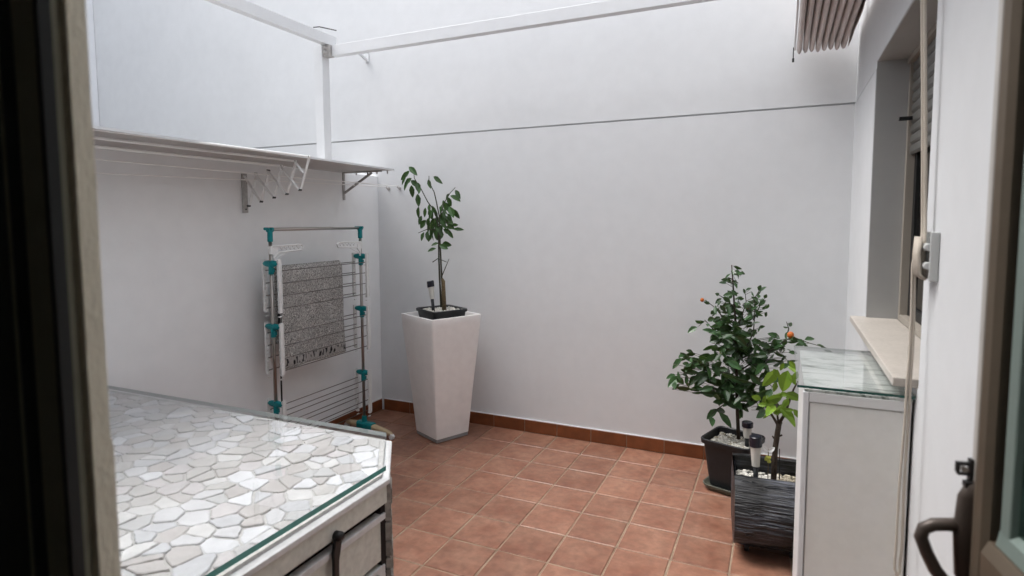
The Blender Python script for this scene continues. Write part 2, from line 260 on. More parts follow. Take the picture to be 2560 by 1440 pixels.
# ---------------------------------------------------------------- mesh builder
class MB:
    def __init__(s): s.v = []; s.f = []; s.mi = []; s.cur = 0
    def add(s, vs, fs):
        o = len(s.v); s.v += [tuple(v) for v in vs]; s.f += [tuple(i + o for i in f) for f in fs]; s.mi += [s.cur] * len(fs); return s
    def box(s, x0, x1, y0, y1, z0, z1):
        return s.add([(x, y, z) for z in (z0, z1) for y in (y0, y1) for x in (x0, x1)],
                     [(0, 2, 3, 1), (4, 5, 7, 6), (0, 1, 5, 4), (2, 6, 7, 3), (0, 4, 6, 2), (1, 3, 7, 5)])
    def obox(s, c, u, v, w, a, b, d):
        """box centred c with half extents a,b,d along unit axes u,v,w"""
        c, u, v, w = Vector(c), Vector(u).normalized(), Vector(v).normalized(), Vector(w).normalized()
        return s.add([c + u * i * a + v * j * b + w * k * d for k in (-1, 1) for j in (-1, 1) for i in (-1, 1)],
                     [(0, 2, 3, 1), (4, 5, 7, 6), (0, 1, 5, 4), (2, 6, 7, 3), (0, 4, 6, 2), (1, 3, 7, 5)])
    def bar(s, p, q, w, h, up=(0, 0, 1)):
        p, q = Vector(p), Vector(q); d = (q - p); L = d.length; d.normalize(); sd = d.cross(Vector(up))
        if sd.length < 1e-4: sd = d.cross(Vector((1, 0, 0)))
        sd.normalize(); u2 = sd.cross(d)
        return s.obox((p + q) / 2, d, sd, u2, L / 2, w / 2, h / 2)
    def prism(s, poly, z0, z1, bev=0.0):
        n = len(poly)
        if bev:
            cx = sum(p[0] for p in poly) / n; cy = sum(p[1] for p in poly) / n
            ins = []
            for p in poly:
                d = math.hypot(p[0] - cx, p[1] - cy) or 1; k = max(0, 1 - bev / d); ins.append((cx + (p[0] - cx) * k, cy + (p[1] - cy) * k))
            vs = [(x, y, z0) for x, y in poly] + [(x, y, z1 - bev * 0.7) for x, y in poly] + [(x, y, z1) for x, y in ins]
            fs = [tuple(range(n))[::-1], tuple(range(2 * n, 3 * n))]
            for r in (0, 1):
                fs += [(r * n + i, r * n + (i + 1) % n, (r + 1) * n + (i + 1) % n, (r + 1) * n + i) for i in range(n)]
            return s.add(vs, fs)
        return s.add([(x, y, z0) for x, y in poly] + [(x, y, z1) for x, y in poly],
                     [tuple(range(n))[::-1], tuple(range(n, 2 * n))] + [(i, (i + 1) % n, n + (i + 1) % n, n + i) for i in range(n)])
    def tube(s, pts, r, n=8, caps=True):
        pts = [Vector(p) for p in pts]; R_ = r if isinstance(r, (list, tuple)) else [r] * len(pts)
        o = len(s.v); ref = None
        for i, p in enumerate(pts):
            d = (pts[min(i + 1, len(pts) - 1)] - pts[max(i - 1, 0)]).normalized()
            if ref is None:
                ref = d.cross(Vector((0, 0, 1)))
                if ref.length < 1e-3: ref = d.cross(Vector((1, 0, 0)))
            ref = (ref - d * ref.dot(d)).normalized(); b = d.cross(ref)
            for k in range(n):
                a = 2 * PI * k / n; s.v.append(tuple(p + (ref * math.cos(a) + b * math.sin(a)) * R_[i]))
        m = len(pts)
        for i in range(m - 1):
            for k in range(n):
                s.f.append((o + i * n + k, o + i * n + (k + 1) % n, o + (i + 1) * n + (k + 1) % n, o + (i + 1) * n + k)); s.mi.append(s.cur)
        if caps:
            s.f.append(tuple(o + k for k in range(n))[::-1]); s.mi.append(s.cur); s.f.append(tuple(o + (m - 1) * n + k for k in range(n))); s.mi.append(s.cur)
        return s
    def lathe(s, c, prof, n=24):
        return s.tube([(c[0], c[1], c[2] + z) for z, r in prof], [r for z, r in prof], n)
    def loft(s, rings, capb=True, capt=True):
        o = len(s.v); n = len(rings[0])
        for r in rings: s.v += [tuple(p) for p in r]
        for i in range(len(rings) - 1):
            for k in range(n):
                s.f.append((o + i * n + k, o + i * n + (k + 1) % n, o + (i + 1) * n + (k + 1) % n, o + (i + 1) * n + k)); s.mi.append(s.cur)
        if capb: s.f.append(tuple(o + k for k in range(n))[::-1]); s.mi.append(s.cur)
        if capt: s.f.append(tuple(o + (len(rings) - 1) * n + k for k in range(n))); s.mi.append(s.cur)
        return s
    def blob(s, c, rx, ry, rz, j=0.15, n=6, m=4):
        c = Vector(c); rings = []; a0 = random.random() * 6
        o = len(s.v)
        s.v.append(tuple(c + Vector((0, 0, -rz))))
        for i in range(1, m):
            t = PI * i / m
            for k in range(n):
                a = a0 + 2 * PI * k / n; q = 1 + random.uniform(-j, j)
                s.v.append(tuple(c + Vector((rx * math.sin(t) * math.cos(a) * q, ry * math.sin(t) * math.sin(a) * q, -rz * math.cos(t) * q))))
        s.v.append(tuple(c + Vector((0, 0, rz)))); e = len(s.v) - 1
        for k in range(n):
            s.f.append((o, o + 1 + (k + 1) % n, o + 1 + k)); s.mi.append(s.cur)
            for i in range(m - 2):
                a = o + 1 + i * n; s.f.append((a + k, a + (k + 1) % n, a + n + (k + 1) % n, a + n + k)); s.mi.append(s.cur)
            a = o + 1 + (m - 2) * n; s.f.append((a + k, a + (k + 1) % n, e)); s.mi.append(s.cur)
        return s
    def build(s, name, mats, parent=None, smooth=False, bevel=0.0, seg=2, loc=None):
        me = bpy.data.meshes.new(name)
        vs = s.v
        if loc: vs = [(a - loc[0], b - loc[1], c - loc[2]) for a, b, c in vs]
        me.from_pydata(vs, [], s.f)
        if not isinstance(mats, (list, tuple)): mats = [mats]
        for m in mats: me.materials.append(m)
        me.polygons.foreach_set('material_index', s.mi)
        if smooth: me.polygons.foreach_set('use_smooth', [True] * len(me.polygons))
        me.update()
        o = bpy.data.objects.new(name, me); COL.objects.link(o)
        if bevel:
            b = o.modifiers.new('Bevel', 'BEVEL'); b.width = bevel; b.segments = seg; b.limit_method = 'ANGLE'; b.angle_limit = 0.6
        if parent is not None:
            o.parent = parent
            base = Vector((0, 0, 0)); pp = parent
            while pp is not None: base += pp.location; pp = pp.parent
            if loc: o.location = Vector(loc) - base
            else: o.location = -base
        elif loc: o.location = loc
        return o

def tag(o, label=None, cat=None, group=None, kind=None):
    if label: o['label'] = label
    if cat: o['category'] = cat
    if group: o['group'] = group
    if kind: o['kind'] = kind
    return o
def empty(name, loc, label, cat, group=None):
    o = bpy.data.objects.new(name, None); o.empty_display_size = 0.1; COL.objects.link(o); o.location = loc
    return tag(o, label, cat, group)
def pane_glass(m, tint, lo=0.04, boost=1.0):
    """thin clear glass: straight transmission plus a Schlick reflection"""
    n = m.node_tree.nodes; l = m.node_tree.links
    for x in list(n): n.remove(x)
    o = n.new('ShaderNodeOutputMaterial'); t = n.new('ShaderNodeBsdfTransparent'); t.inputs[0].default_value = tint + (1,)
    g = n.new('ShaderNodeBsdfGlossy'); g.inputs['Roughness'].default_value = 0.02
    lw = n.new('ShaderNodeLayerWeight'); lw.inputs['Blend'].default_value = 0.5
    pw = n.new('ShaderNodeMath'); pw.operation = 'POWER'; pw.inputs[1].default_value = 5; l.new(lw.outputs['Facing'], pw.inputs[0])
    mu = n.new('ShaderNodeMath'); mu.operation = 'MULTIPLY_ADD'; mu.use_clamp = True; mu.inputs[1].default_value = boost; mu.inputs[2].default_value = lo; l.new(pw.outputs[0], mu.inputs[0])
    mx = n.new('ShaderNodeMixShader'); l.new(mu.outputs[0], mx.inputs[0]); l.new(t.outputs[0], mx.inputs[1]); l.new(g.outputs[0], mx.inputs[2]); l.new(mx.outputs[0], o.inputs[0])
pane_glass(M['glass'], (0.982, 0.992, 0.992))
pane_glass(M['clear_glass'], (0.72, 0.80, 0.77), 0.10, 1.2)
def translucent(m, f, col):
    n = m.node_tree.nodes; l = m.node_tree.links; b = n['Principled BSDF']; o = n['Material Output']
    b.inputs['Subsurface Weight'].default_value = 0
    t = n.new('ShaderNodeBsdfTranslucent'); t.inputs[0].default_value = col + (1,)
    mx = n.new('ShaderNodeMixShader'); mx.inputs[0].default_value = f
    l.new(b.outputs[0], mx.inputs[1]); l.new(t.outputs[0], mx.inputs[2]); l.new(mx.outputs[0], o.inputs[0])
translucent(M['planter'], 0.08, (0.93, 0.87, 0.83))
for k_ in ('leaf', 'leaf_dark'): translucent(M[k_], 0.12, (0.10, 0.20, 0.03))
translucent(M['leaf_bright'], 0.25, (0.30, 0.48, 0.05))
# ================================================================ setting
WH = 11.0; FH = 7
ZG = 2.622                     # height of the groove in the rendered walls
T = 0.30; R1 = 0.297           # floor tile and the cut row by the back wall
f = MB().box(-1.83, 2.75, -4.45, 0.0, -0.12, -0.004)
tag(f.build('ground', M['grout']), kind='structure')
tl = MB(); gap = 0.0042
for i in range(-6, 9):
    for j in range(0, 15):
        x0 = i * T; x1 = x0 + T
        y1 = 0.0 if j == 0 else -(R1 + (j - 1) * T); y0 = -(R1 + j * T)
        x0 = max(x0, -1.53); x1 = min(x1, 2.42)
        if x1 - x0 < 0.02: continue
        g1, g2, g3, g4 = [gap + random.uniform(-0.0012, 0.0018) for _ in range(4)]
        h = random.uniform(-0.0008, 0.0008); e = 0.004
        a = (x0 + g1, x1 - g2, y0 + g3, y1 - g4)
        vs = [(a[0], a[2], -0.004), (a[1], a[2], -0.004), (a[1], a[3], -0.004), (a[0], a[3], -0.004),
              (a[0] + e, a[2] + e, h), (a[1] - e, a[2] + e, h), (a[1] - e, a[3] - e, h), (a[0] + e, a[3] - e, h)]
        tl.add(vs, [(4, 5, 6, 7), (0, 1, 5, 4), (1, 2, 6, 5), (2, 3, 7, 6), (3, 0, 4, 7)])
tag(tl.build('tiled_floor', M['tile']), kind='structure')
tag(MB().box(-40, -1.83, -30, 0.0, -0.2, -0.1).build('neighbour_ground', M['far_ground']), kind='structure')

# back wall: two rendered faces with a recessed joint between them
bw = empty('back_wall', (0, 0.2, 0), 'tall white rendered back wall with one thin horizontal joint, behind the plants', 'wall')
m = MB(); m.box(-5.85, 2.45, 0.02, 0.3, -0.1, WH).build('wall_core', M['groove'], bw)
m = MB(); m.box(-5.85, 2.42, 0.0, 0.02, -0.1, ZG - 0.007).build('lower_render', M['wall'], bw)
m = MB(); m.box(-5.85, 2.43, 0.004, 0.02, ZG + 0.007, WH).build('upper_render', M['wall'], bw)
def skirting(parent, along, x0, x1):
    s = MB(); cap = MB(); x = x0
    while x < x1 - 0.01:
        e = min(x + T, x1); a, b = x + 0.003, e - 0.003
        if along == 'x': s.box(a, b, -0.012, -0.0005, 0.004, 0.108)
        else: s.box(-1.5295, -1.518, a, b, 0.004, 0.108)
        x = e
    if along == 'x': cap.box(x0, x1, -0.009, -0.0005, 0.1085, 0.114)
    else: cap.box(-1.5295, -1.521, x0, x1, 0.1085, 0.114)
    so = s.build('skirting', M['skirt'], parent, bevel=0.0015, seg=1); g = MB()
    if along == 'x': g.box(x0, x1, -0.0085, -0.0004, 0.0, 0.107)
    else: g.box(-1.5296, -1.5215, x0, x1, 0.0, 0.107)
    g.build('joint_mortar', M['grout'], so); cap.build('painted_bead', M['wall'], so)
skirting(bw, 'x', -1.5, 2.40)

# low party wall on the left
lw = empty('low_wall', (-1.68, -2, 0), 'low white party wall on the left, under the grey shelf', 'wall')
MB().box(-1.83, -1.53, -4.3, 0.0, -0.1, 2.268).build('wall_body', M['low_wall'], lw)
skirting(lw, 'y', -4.1, -0.012)
# neighbour's wall beyond the low wall
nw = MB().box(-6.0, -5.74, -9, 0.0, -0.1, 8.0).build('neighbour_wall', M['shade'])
tag(nw, 'distant white wall seen edge-on at the far left, beyond the low wall', 'wall')

# house wall on the right with the window opening
YA, YB, ZA, ZB = -1.0, -2.385, 1.285, 2.66
hw = empty('house_wall', (2.6, -2, 0), 'white house wall on the right holding the shuttered window', 'wall')
h = MB()
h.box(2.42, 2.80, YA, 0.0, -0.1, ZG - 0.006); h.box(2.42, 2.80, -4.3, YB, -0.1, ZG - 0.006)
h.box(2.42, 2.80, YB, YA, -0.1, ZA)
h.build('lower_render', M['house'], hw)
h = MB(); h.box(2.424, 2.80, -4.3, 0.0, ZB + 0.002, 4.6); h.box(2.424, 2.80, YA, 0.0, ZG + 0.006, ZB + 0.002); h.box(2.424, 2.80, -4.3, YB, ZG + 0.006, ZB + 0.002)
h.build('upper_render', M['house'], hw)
h = MB(); h.box(2.43, 2.79, YA, 0.0, ZG - 0.006, ZG + 0.006); h.box(2.43, 2.79, -4.3, YB, ZG - 0.006, ZG + 0.006)
h.build('joint', M['groove'], hw)
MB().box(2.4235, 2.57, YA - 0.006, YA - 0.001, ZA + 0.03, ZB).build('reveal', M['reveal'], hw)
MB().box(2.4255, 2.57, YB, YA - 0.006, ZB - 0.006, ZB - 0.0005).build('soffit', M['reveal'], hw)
wn = empty('window', (2.6, -1.7, 1.3), None, None); wn.parent = hw; wn.location = Vector((2.6, -1.7, 1.3)) - hw.location
fr = MB(); fr.box(2.565, 2.62, YA - 0.045, YA - 0.006, ZA + 0.03, ZB - 0.006); fr.box(2.565, 2.62, YB, YB + 0.04, ZA + 0.03, ZB - 0.006)
fr.box(2.566, 2.62, YB, YA, ZA + 0.028, ZA + 0.06)
fr.build('frame', M['win_frame'], wn, bevel=0.002)
fr = MB(); fr.box(2.60, 2.64, YA - 0.10, YA - 0.045, ZA + 0.06, ZB - 0.02); fr.box(2.60, 2.64, -1.73, -1.66, ZA + 0.06, ZB - 0.02); fr.box(2.60, 2.64, YB + 0.04, YB + 0.1, ZA + 0.06, ZB - 0.02); fr.box(2.601, 2.64, YB + 0.04, YA - 0.045, ZA + 0.06, ZA + 0.11)
fr.build('sash', M['rubber'], wn, bevel=0.002)
MB().box(2.615, 2.62, YB + 0.04, YA - 0.045, ZA + 0.1, ZB - 0.02).build('pane', M['dark_glass'], wn)
MB().box(2.66, 2.68, YB, YA, ZA, ZB).build('dark_room', M['unlit_gap'], wn)  # flat black sheet in place of the unlit room behind the pane
sh = MB()
for k in range(9):
    z = ZB - 0.03 - k * 0.052
    sh.loft([[(2.583, y, z), (2.576, y, z - 0.012), (2.576, y, z - 0.038), (2.583, y, z - 0.049), (2.592, y, z - 0.049), (2.592, y, z)] for y in (YB + 0.04, YA - 0.045)])
sho = sh.build('roller_shutter', M['shutter'], wn)
MB().box(2.555, 2.60, YB, YA - 0.006, ZB - 0.035, ZB - 0.007).build('shutter_box_lip', M['win_frame'], wn, bevel=0.002)
MB().box(2.52, 2.575, YA - 0.095, YA - 0.07, 2.335, 2.352).build('shutter_stop', M['rubber'], wn)
# sill
sb = MB(); sb.box(2.35, 2.565, -2.375, -0.965, 1.285, 1.316)
sb.build('sill', M['sill'], hw, bevel=0.004)

# facade of the room the picture is taken from, and that dark room
fc = empty('facade_wall', (0, -4.3, 0), 'rendered house facade around the balcony door, close on the left', 'wall')
m = MB(); m.box(-5.74, 0.40, -4.42, -4.30, -0.1, FH); m.box(2.44, 2.9, -4.42, -4.30, -0.1, FH); m.box(0.40, 2.44, -4.42, -4.30, 2.62, FH)  # long run to the left, out of view, added to cut the sky
m.build('wall_body', M['shade'], fc)
rm = MB(); rm.box(-0.8, 3.4, -7.5, -4.42, -0.12, -0.01); rm.box(-0.8, 3.4, -7.5, -4.42, 2.75, 2.9); rm.box(-0.9, -0.8, -7.5, -4.42, -0.12, 2.9); rm.box(3.4, 3.5, -7.5, -4.42, -0.12, 2.9); rm.box(-0.9, 3.5, -7.6, -7.5, -0.12, 2.9)
tag(rm.build('dark_room', M['room']), kind='structure')

# ================================================================ pergola
pg = empty('pergola', (-1.65, -0.53, 2.27), 'white metal pergola frame standing on the low wall', 'pergola')
MB().box(-1.745, -1.655, -0.575, -0.485, 2.268, 3.36).build('post', M['white_metal'], pg, bevel=0.003)
MB().box(-1.58, 2.40, -0.535, -0.47, 3.268, 3.36).build('cross_beam', M['white_metal'], pg, bevel=0.003)
MB().box(-1.665, -1.60, -4.18, -0.45, 3.362, 3.45).build('side_beam', M['white_metal'], pg, bevel=0.003)
b = MB(); b.box(-1.655, -1.585, -0.565, -0.495, 3.262, 3.360).build('corner_bracket', M['white_dull'], pg, bevel=0.004)
for z in (3.29, 3.33): MB().tube([(-1.615, -0.60, z), (-1.615, -0.56, z)], 0.012, 8).build('bolt', M['white_dull'], pg)
MB().tube([(-1.70, -0.62, 3.50), (-1.70, -0.55, 3.525), (-1.66, -0.50, 3.52), (-1.58, -0.47, 3.50)], 0.005, 6).build('wire_loop', M['bolt'], pg)
b = MB(); b.bar((-1.62, -0.12, 3.40), (-1.62, -0.005, 3.36), 0.02, 0.02); b.box(-1.64, -1.60, -0.012, 0.002, 3.34, 3.43)
b.build('wall_bracket', M['white_metal'], pg)
b = MB(); b.box(-1.70, -1.66, -4.18, -4.12, 2.268, 3.362)
b.build('post', M['white_metal'], pg)

# shelf along the top of the low wall
sf = empty('wall_shelf', (-1.4, -2, 2.28), 'long thin grey shelf on brackets along the top of the low wall', 'shelf')
m = MB(); m.add([(-1.56, -0.46, 2.272), (-1.01, -0.46, 2.272), (-0.84, -4.15, 2.272), (-1.56, -4.15, 2.272), (-1.56, -0.46, 2.281), (-1.01, -0.46, 2.281), (-0.84, -4.15, 2.281), (-1.56, -4.15, 2.281)],
      [(0, 1, 2, 3), (7, 6, 5, 4), (0, 4, 5, 1), (1, 5, 6, 2), (2, 6, 7, 3), (3, 7, 4, 0)])
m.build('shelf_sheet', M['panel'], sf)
m = MB(); m.bar((-1.01 - 0.002, -0.455, 2.2775), (-0.84 - 0.002, -4.15, 2.2775), 0.006, 0.014); m.build('edge_highlight', M['white_metal'], sf)  # white bar draws the highlight along the sheet's edge
for y in (-0.49, -4.0):
    k = MB(); k.box(-1.529, -1.522, y - 0.013, y + 0.013, 2.03, 2.27); k.box(-1.522, -1.12, y - 0.013, y + 0.013, 2.262, 2.27); k.bar((-1.52, y, 2.09), (-1.22, y, 2.258), 0.010, 0.020)
    k.build('bracket', M['white_dull'], sf)
for x in (-1.40, -1.28, -1.18, -1.07): MB().box(x - 0.004, x + 0.004, -0.475, -0.465, 2.245, 2.272).build('edge_clip', M['white_dull'], sf)

# scissor clothes airer on the low wall
sa = empty('wall_airer', (-1.5, -1.56, 2.1), 'white concertina clothes airer pulled out from the low wall, beneath the shelf', 'clothes airer')
top = [(-1.515, 2.169), (-1.405, 2.180), (-1.285, 2.198), (-1.163, 2.225), (-1.034, 2.252), (-0.912, 2.276)]
bot = [(-1.487, 1.954), (-1.364, 1.983), (-1.24, 2.009), (-1.12, 2.031), (-0.999, 2.056)]
for y in (-1.56, -3.7):
    k = MB(); k.box(-1.529, -1.517, y - 0.022, y + 0.022, 1.905, 2.185); ko = k.build('wall_plate', M['white_dull'], sa, bevel=0.002)
    for z in (1.93, 2.15): MB().tube([(-1.517, y, z), (-1.513, y, z)], 0.006, 8).build('screw', M['bolt'], ko)
    def arm(p, q, o): MB().bar((p[0], y + o, p[1]), (q[0], y + o, q[1]), 0.005, 0.021, up=(0, 1, 0)).build('folding_arm', M['white_plastic'], sa)
    for i in range(5):
        arm(bot[i], top[i + 1], 0.006)
        if i < 4: arm(top[i], bot[i + 1], -0.006)
    arm(top[4], ((top[5][0] + bot[4][0]) / 2, (top[5][1] + bot[4][1]) / 2), -0.006)
    for x, z in top[1:] + bot: MB().tube([(x, y - 0.012, z), (x, y + 0.012, z)], 0.0075, 8).build('pivot', M['bolt'], sa)
for x, z in [top[3], top[4], top[5]]:
    MB().tube([(x, -1.55, z), (x - 0.04, -3.72, z - 0.002)], 0.0078, 8).build('rail', M['cord_white'], sa)

# two thin clothes lines along the wall to hooks in the back wall
for i, (x, lab) in enumerate(((-1.401, 'thin white clothes line running to the left hook in the back wall'), (-1.274, 'thin white clothes line running to the hook nearest the small tree'))):
    c = empty('clothes_line', (x, 0, 2.16), lab, 'clothes line', 'clothes lines under the shelf')
    MB().tube([(x, -0.03, 2.167), (x, -1.4, 2.166 - 0.028 * (1 - i)), (x, -2.65, 2.168 - 0.062 * (1 - i)), (x, -4.28, 2.172 - 0.05 * (1 - i))], 0.0048, 6).build('line', M['cord_white'], c)
    k = MB(); k.tube([(x, 0.0, 2.150), (x, -0.03, 2.150), (x + 0.004, -0.042, 2.158), (x, -0.036, 2.170)], 0.006, 8); k.tube([(x, 0.002, 2.150), (x, -0.008, 2.150)], 0.015, 10); k.build('hook', M['white_dull'], c)

# ================================================================ folded awning under the sky on the right
aw = empty('folded_awning', (2.2, -1.8, 3.0), 'folded taupe canvas awning hanging in parallel pleats high above the window', 'awning')
N = 9; X0, X1 = 2.05, 2.385
for k in range(8):
    w = (X1 - X0) / N; cx = X0 + w * (k + 0.5); rings = []
    for yy, sc in ((-0.10, 0.5), (-0.115, 0.85), (-0.14, 1.0), (-3.9, 1.0)):
        ring = []
        for a in range(13):
            t = PI * a / 12; ring.append((cx + math.cos(t) * w * 0.44 * sc, yy, 2.985 - math.sin(t) * 0.035 * sc + 0.003 * (k % 3)))
        ring += [(cx - w * 0.30 * sc, yy, 3.11), (cx + w * 0.30 * sc, yy, 3.11)]
        rings.append(ring)
    MB().loft(rings).build('pleat', M['canvas'], aw, smooth=False)
pts = []
m = MB(); rr = []
for i in range(30):
    y = -0.10 - i * 0.13; o = 0.004 * math.sin(i * 1.3); z0 = 2.965 + 0.012 * math.sin(i * 0.9 + 1)
    rr.append([(2.355 + o, y, z0), (2.375 + o, y, 3.12), (2.379 + o, y, 3.12), (2.359 + o, y, z0)])
m.loft(rr).build('loose_flap', M['canvas'], aw)
m = MB(); m.box(2.036, 2.047, -3.9, -0.10, 2.985, 3.13); m.build('edge_hem', M['white_metal'], aw)
m = MB(); m.box(2.06, 2.375, -3.9, -0.14, 3.085, 3.10); m.build('canvas_top', M['canvas'], aw)
m = MB(); m.box(2.030, 2.036, -0.13, -0.11, 2.93, 3.0); m.tube([(2.033, -0.12, 2.93), (2.033, -0.12, 2.905)], 0.007, 8); m.build('runner_clip', M['bolt'], aw)
# ================================================================ drying rack
RX, RY0, RY1 = -1.27, -0.600, -1.58
rk = empty('drying_rack', (RX, (RY0 + RY1) / 2, 0), 'tall steel and teal tower drying rack standing by the low wall', 'drying rack')
def Y(s): return RY0 if s == 0 else RY1
for s in (0, 1):
    y = Y(s)
    MB().tube([(RX, y, 0.07), (RX, y, 1.76)], 0.0125, 14).build('pole', M['steel'], rk, smooth=True)
    if s:
        MB().tube([(RX + 0.028, y + 0.03, 0.5), (RX + 0.028, y + 0.03, 1.50)], 0.006, 8).build('inner_rod', M['rubber'], rk)
    # top cap
    k = MB(); k.tube([(RX, y, 1.70), (RX, y, 1.795)], 0.019, 14); k.tube([(RX, y - 0.022, 1.782), (RX, y + 0.022, 1.782)], 0.0165, 12); k.tube([(RX - 0.05, y, 1.79), (RX + 0.03, y, 1.79)], 0.011, 10)
    k.build('top_cap', M['teal'], rk, smooth=False)
    # hanger arm
    d = -1 if s == 0 else 1
    a = MB()
    def P(u, z): return (RX + 0.01, y + d * u, z)
    a.tube([P(0.0, 1.665), P(0.28, 1.672), P(0.305, 1.655), P(0.29, 1.632), P(0.06, 1.622), P(0.02, 1.585), P(0.018, 1.55)], 0.0068, 8)
    a.tube([P(0.015, 1.56), P(0.06, 1.585), P(0.15, 1.622)], 0.004, 8)
    for u in (0.08, 0.12, 0.16, 0.20, 0.24): a.tube([P(u, 1.668), P(u + 0.004, 1.650), P(u + 0.02, 1.640), P(u + 0.024, 1.655)], 0.0042, 6)
    a.tube([(RX, y, 1.612), (RX, y, 1.668)], 0.017, 12)
    a.add([P(0.0, 1.66), P(0.06, 1.655), P(0.05, 1.62), P(0.015, 1.575), (RX + 0.014, y, 1.66), (RX + 0.014, y + d * 0.06, 1.655), (RX + 0.014, y + d * 0.05, 1.62), (RX + 0.014, y + d * 0.015, 1.575)], [(0, 1, 2, 3), (4, 5, 6, 7), (0, 1, 5, 4), (1, 2, 6, 5), (2, 3, 7, 6)])
    a.build('hanger_arm', M['white_plastic'], rk)
    # tier connectors with folded wing brackets
    for zc, n in ((1.545, 4), (1.095, 4), (0.535, 4)):
        k = MB()
        prof = [(-0.072, 0.010, 0.012), (-0.05, 0.017, 0.020), (-0.02, 0.019, 0.025), (0.02, 0.019, 0.025), (0.05, 0.017, 0.020), (0.072, 0.010, 0.012)]
        k.loft([[(RX + x, y + math.cos(t * PI / 5) * w, zc + math.sin(t * PI / 5) * hh) for t in range(10)] for x, w, hh in prof])
        k.tube([(RX, y, zc - 0.075), (RX, y, zc + 0.02)], 0.019, 12); k.box(RX + 0.012, RX + 0.03, y - 0.012, y + 0.006, zc - 0.06, zc - 0.03)
        ko = k.build('connector', M['teal'], rk)
        for sx in (-1, 1):
            g = MB(); xx = RX + sx * 0.071; dy = d * 0.006
            g.box(xx - 0.004, xx + 0.004, y + dy - 0.013, y + dy + 0.013, zc - 0.35, zc + 0.03)
            g.box(xx - 0.008, xx + 0.008, y + dy - 0.016, y + dy - 0.012, zc - 0.34, zc + 0.025)
            g.box(xx - 0.008, xx + 0.008, y + dy + 0.012, y + dy + 0.016, zc - 0.34, zc + 0.025)
            for q in range(4):
                zz = zc - 0.05 - q * 0.09
                g.box(xx - sx * 0.018, xx - sx * 0.004, y + dy - 0.010, y + dy + 0.010, zz - 0.030, zz - 0.016)
                g.box(xx - sx * 0.014, xx - sx * 0.004, y + dy - 0.012, y + dy + 0.012, zz - 0.060, zz - 0.052)
            g.build('wing_bracket', M['white_plastic'], rk)
    # foot with castors
    fx = [(RX - 0.20, y + 0.03), (RX + 0.33, y - 0.05)] if s == 0 else [(RX - 0.20, y + 0.02), (RX + 0.33, y - 0.04)]
    p0, p1 = Vector((fx[0][0], fx[0][1], 0.07)), Vector((fx[1][0], fx[1][1], 0.07)); c = Vector((RX, y, 0.075)); u = (p1 - p0).normalized(); v = Vector((-u.y, u.x, 0))
    rings = []
    for t, wd, zt, zb in ((-0.235, 0.008, 0.062, 0.045), (-0.20, 0.020, 0.075, 0.042), (-0.1, 0.026, 0.088, 0.045), (0.0, 0.030, 0.095, 0.05), (0.12, 0.028, 0.090, 0.045), (0.24, 0.025, 0.078, 0.040), (0.31, 0.020, 0.065, 0.035), (0.335, 0.006, 0.055, 0.04)):
        q = c + u * t
        rings.append([(q.x + v.x * a * wd, q.y + v.y * a * wd, zb + (zt - zb) * b) for a, b in ((-1, 0.1), (-1, 0.75), (-0.6, 1), (0.6, 1), (1, 0.75), (1, 0.1), (0.6, 0), (-0.6, 0))])
    MB().loft(rings).build('foot', M['beige_plastic'], rk, smooth=True)
    k = MB(); rings = []
    for t in (-0.07, -0.055, 0.055, 0.11):
        q = c + u * t
        rings.append([(q.x + v.x * a * 0.034, q.y + v.y * a * 0.034, 0.040 + 0.062 * b) for a, b in ((-1, 0.1), (-1, 0.75), (-0.6, 1), (0.6, 1), (1, 0.75), (1, 0.1), (0.6, 0), (-0.6, 0))])
    k.loft(rings); k.tube([(RX, y, 0.08), (RX, y, 0.15)], 0.022, 12); k.build('hub', M['teal'], rk, smooth=False, bevel=0.003)
    for t in (-0.225, 0.325):
        q = c + u * t
        ko = MB().tube([(q.x - v.x * 0.014, q.y - v.y * 0.014, 0.026), (q.x + v.x * 0.014, q.y + v.y * 0.014, 0.026)], 0.025, 16).build('castor', M['white_plastic'], rk, smooth=False, bevel=0.003)
MB().tube([(RX, RY1 - 0.02, 1.785), (RX, RY0 + 0.01, 1.785)], 0.0105, 12).build('top_rail', M['steel'], rk, smooth=True)
MB().tube([(RX - 0.045, RY1, 1.792), (RX - 0.045, RY1 + 0.7, 1.792)], 0.006, 10).build('back_top_rail', M['steel'], rk, smooth=True)
for zc in (1.545, 1.095, 0.535):
    for sx in (-1, 1):
        for q in range(4):
            z = zc - 0.05 - q * 0.09; xx = RX + sx * 0.060
            MB().tube([(xx, RY1 + 0.005, z), (xx, RY0 - 0.005, z)], 0.0036, 8).build('rod', M['thin_steel'], rk, smooth=True)
# towel over the back rod of the top tier
tw = MB(); nz, ny = 60, 40; z0 = 0.755
def tz(i): return i / nz
for side, xo in ((0, RX - 0.028), (1, RX - 0.082)):
    base = len(tw.v)
    zt = 1.517; zb = 0.755 if side == 0 else 0.95
    for i in range(nz + 1):
        for j in range(ny + 1):
            y = -1.475 + (0.675) * j / ny; t = i / nz; z = zb + (zt - zb) * t
            x = xo + 0.011 * math.sin(y * 13 + t * 3) * (1 - t) ** 0.7 + 0.003 * math.sin(y * 23 + z * 11)
            if t > 0.93: x += ((RX - 0.055) - xo) * ((t - 0.93) / 0.07) ** 2; 
            yy = y + (0.010 * (1 - t)) * (j / ny - 0.5)
            tw.v.append((x, yy, z + 0.004 * math.sin(y * 14) * (1 - t)))
    for i in range(nz):
        for j in range(ny):
            a = base + i * (ny + 1) + j; tw.f.append((a, a + 1, a + ny + 2, a + ny + 1)); tw.mi.append(0)
two = tw.build('towel', M['towel'], smooth=True, loc=(RX - 0.03, -1.14, 0.755))
sm = two.modifiers.new('Thickness', 'SOLIDIFY'); sm.thickness = 0.006
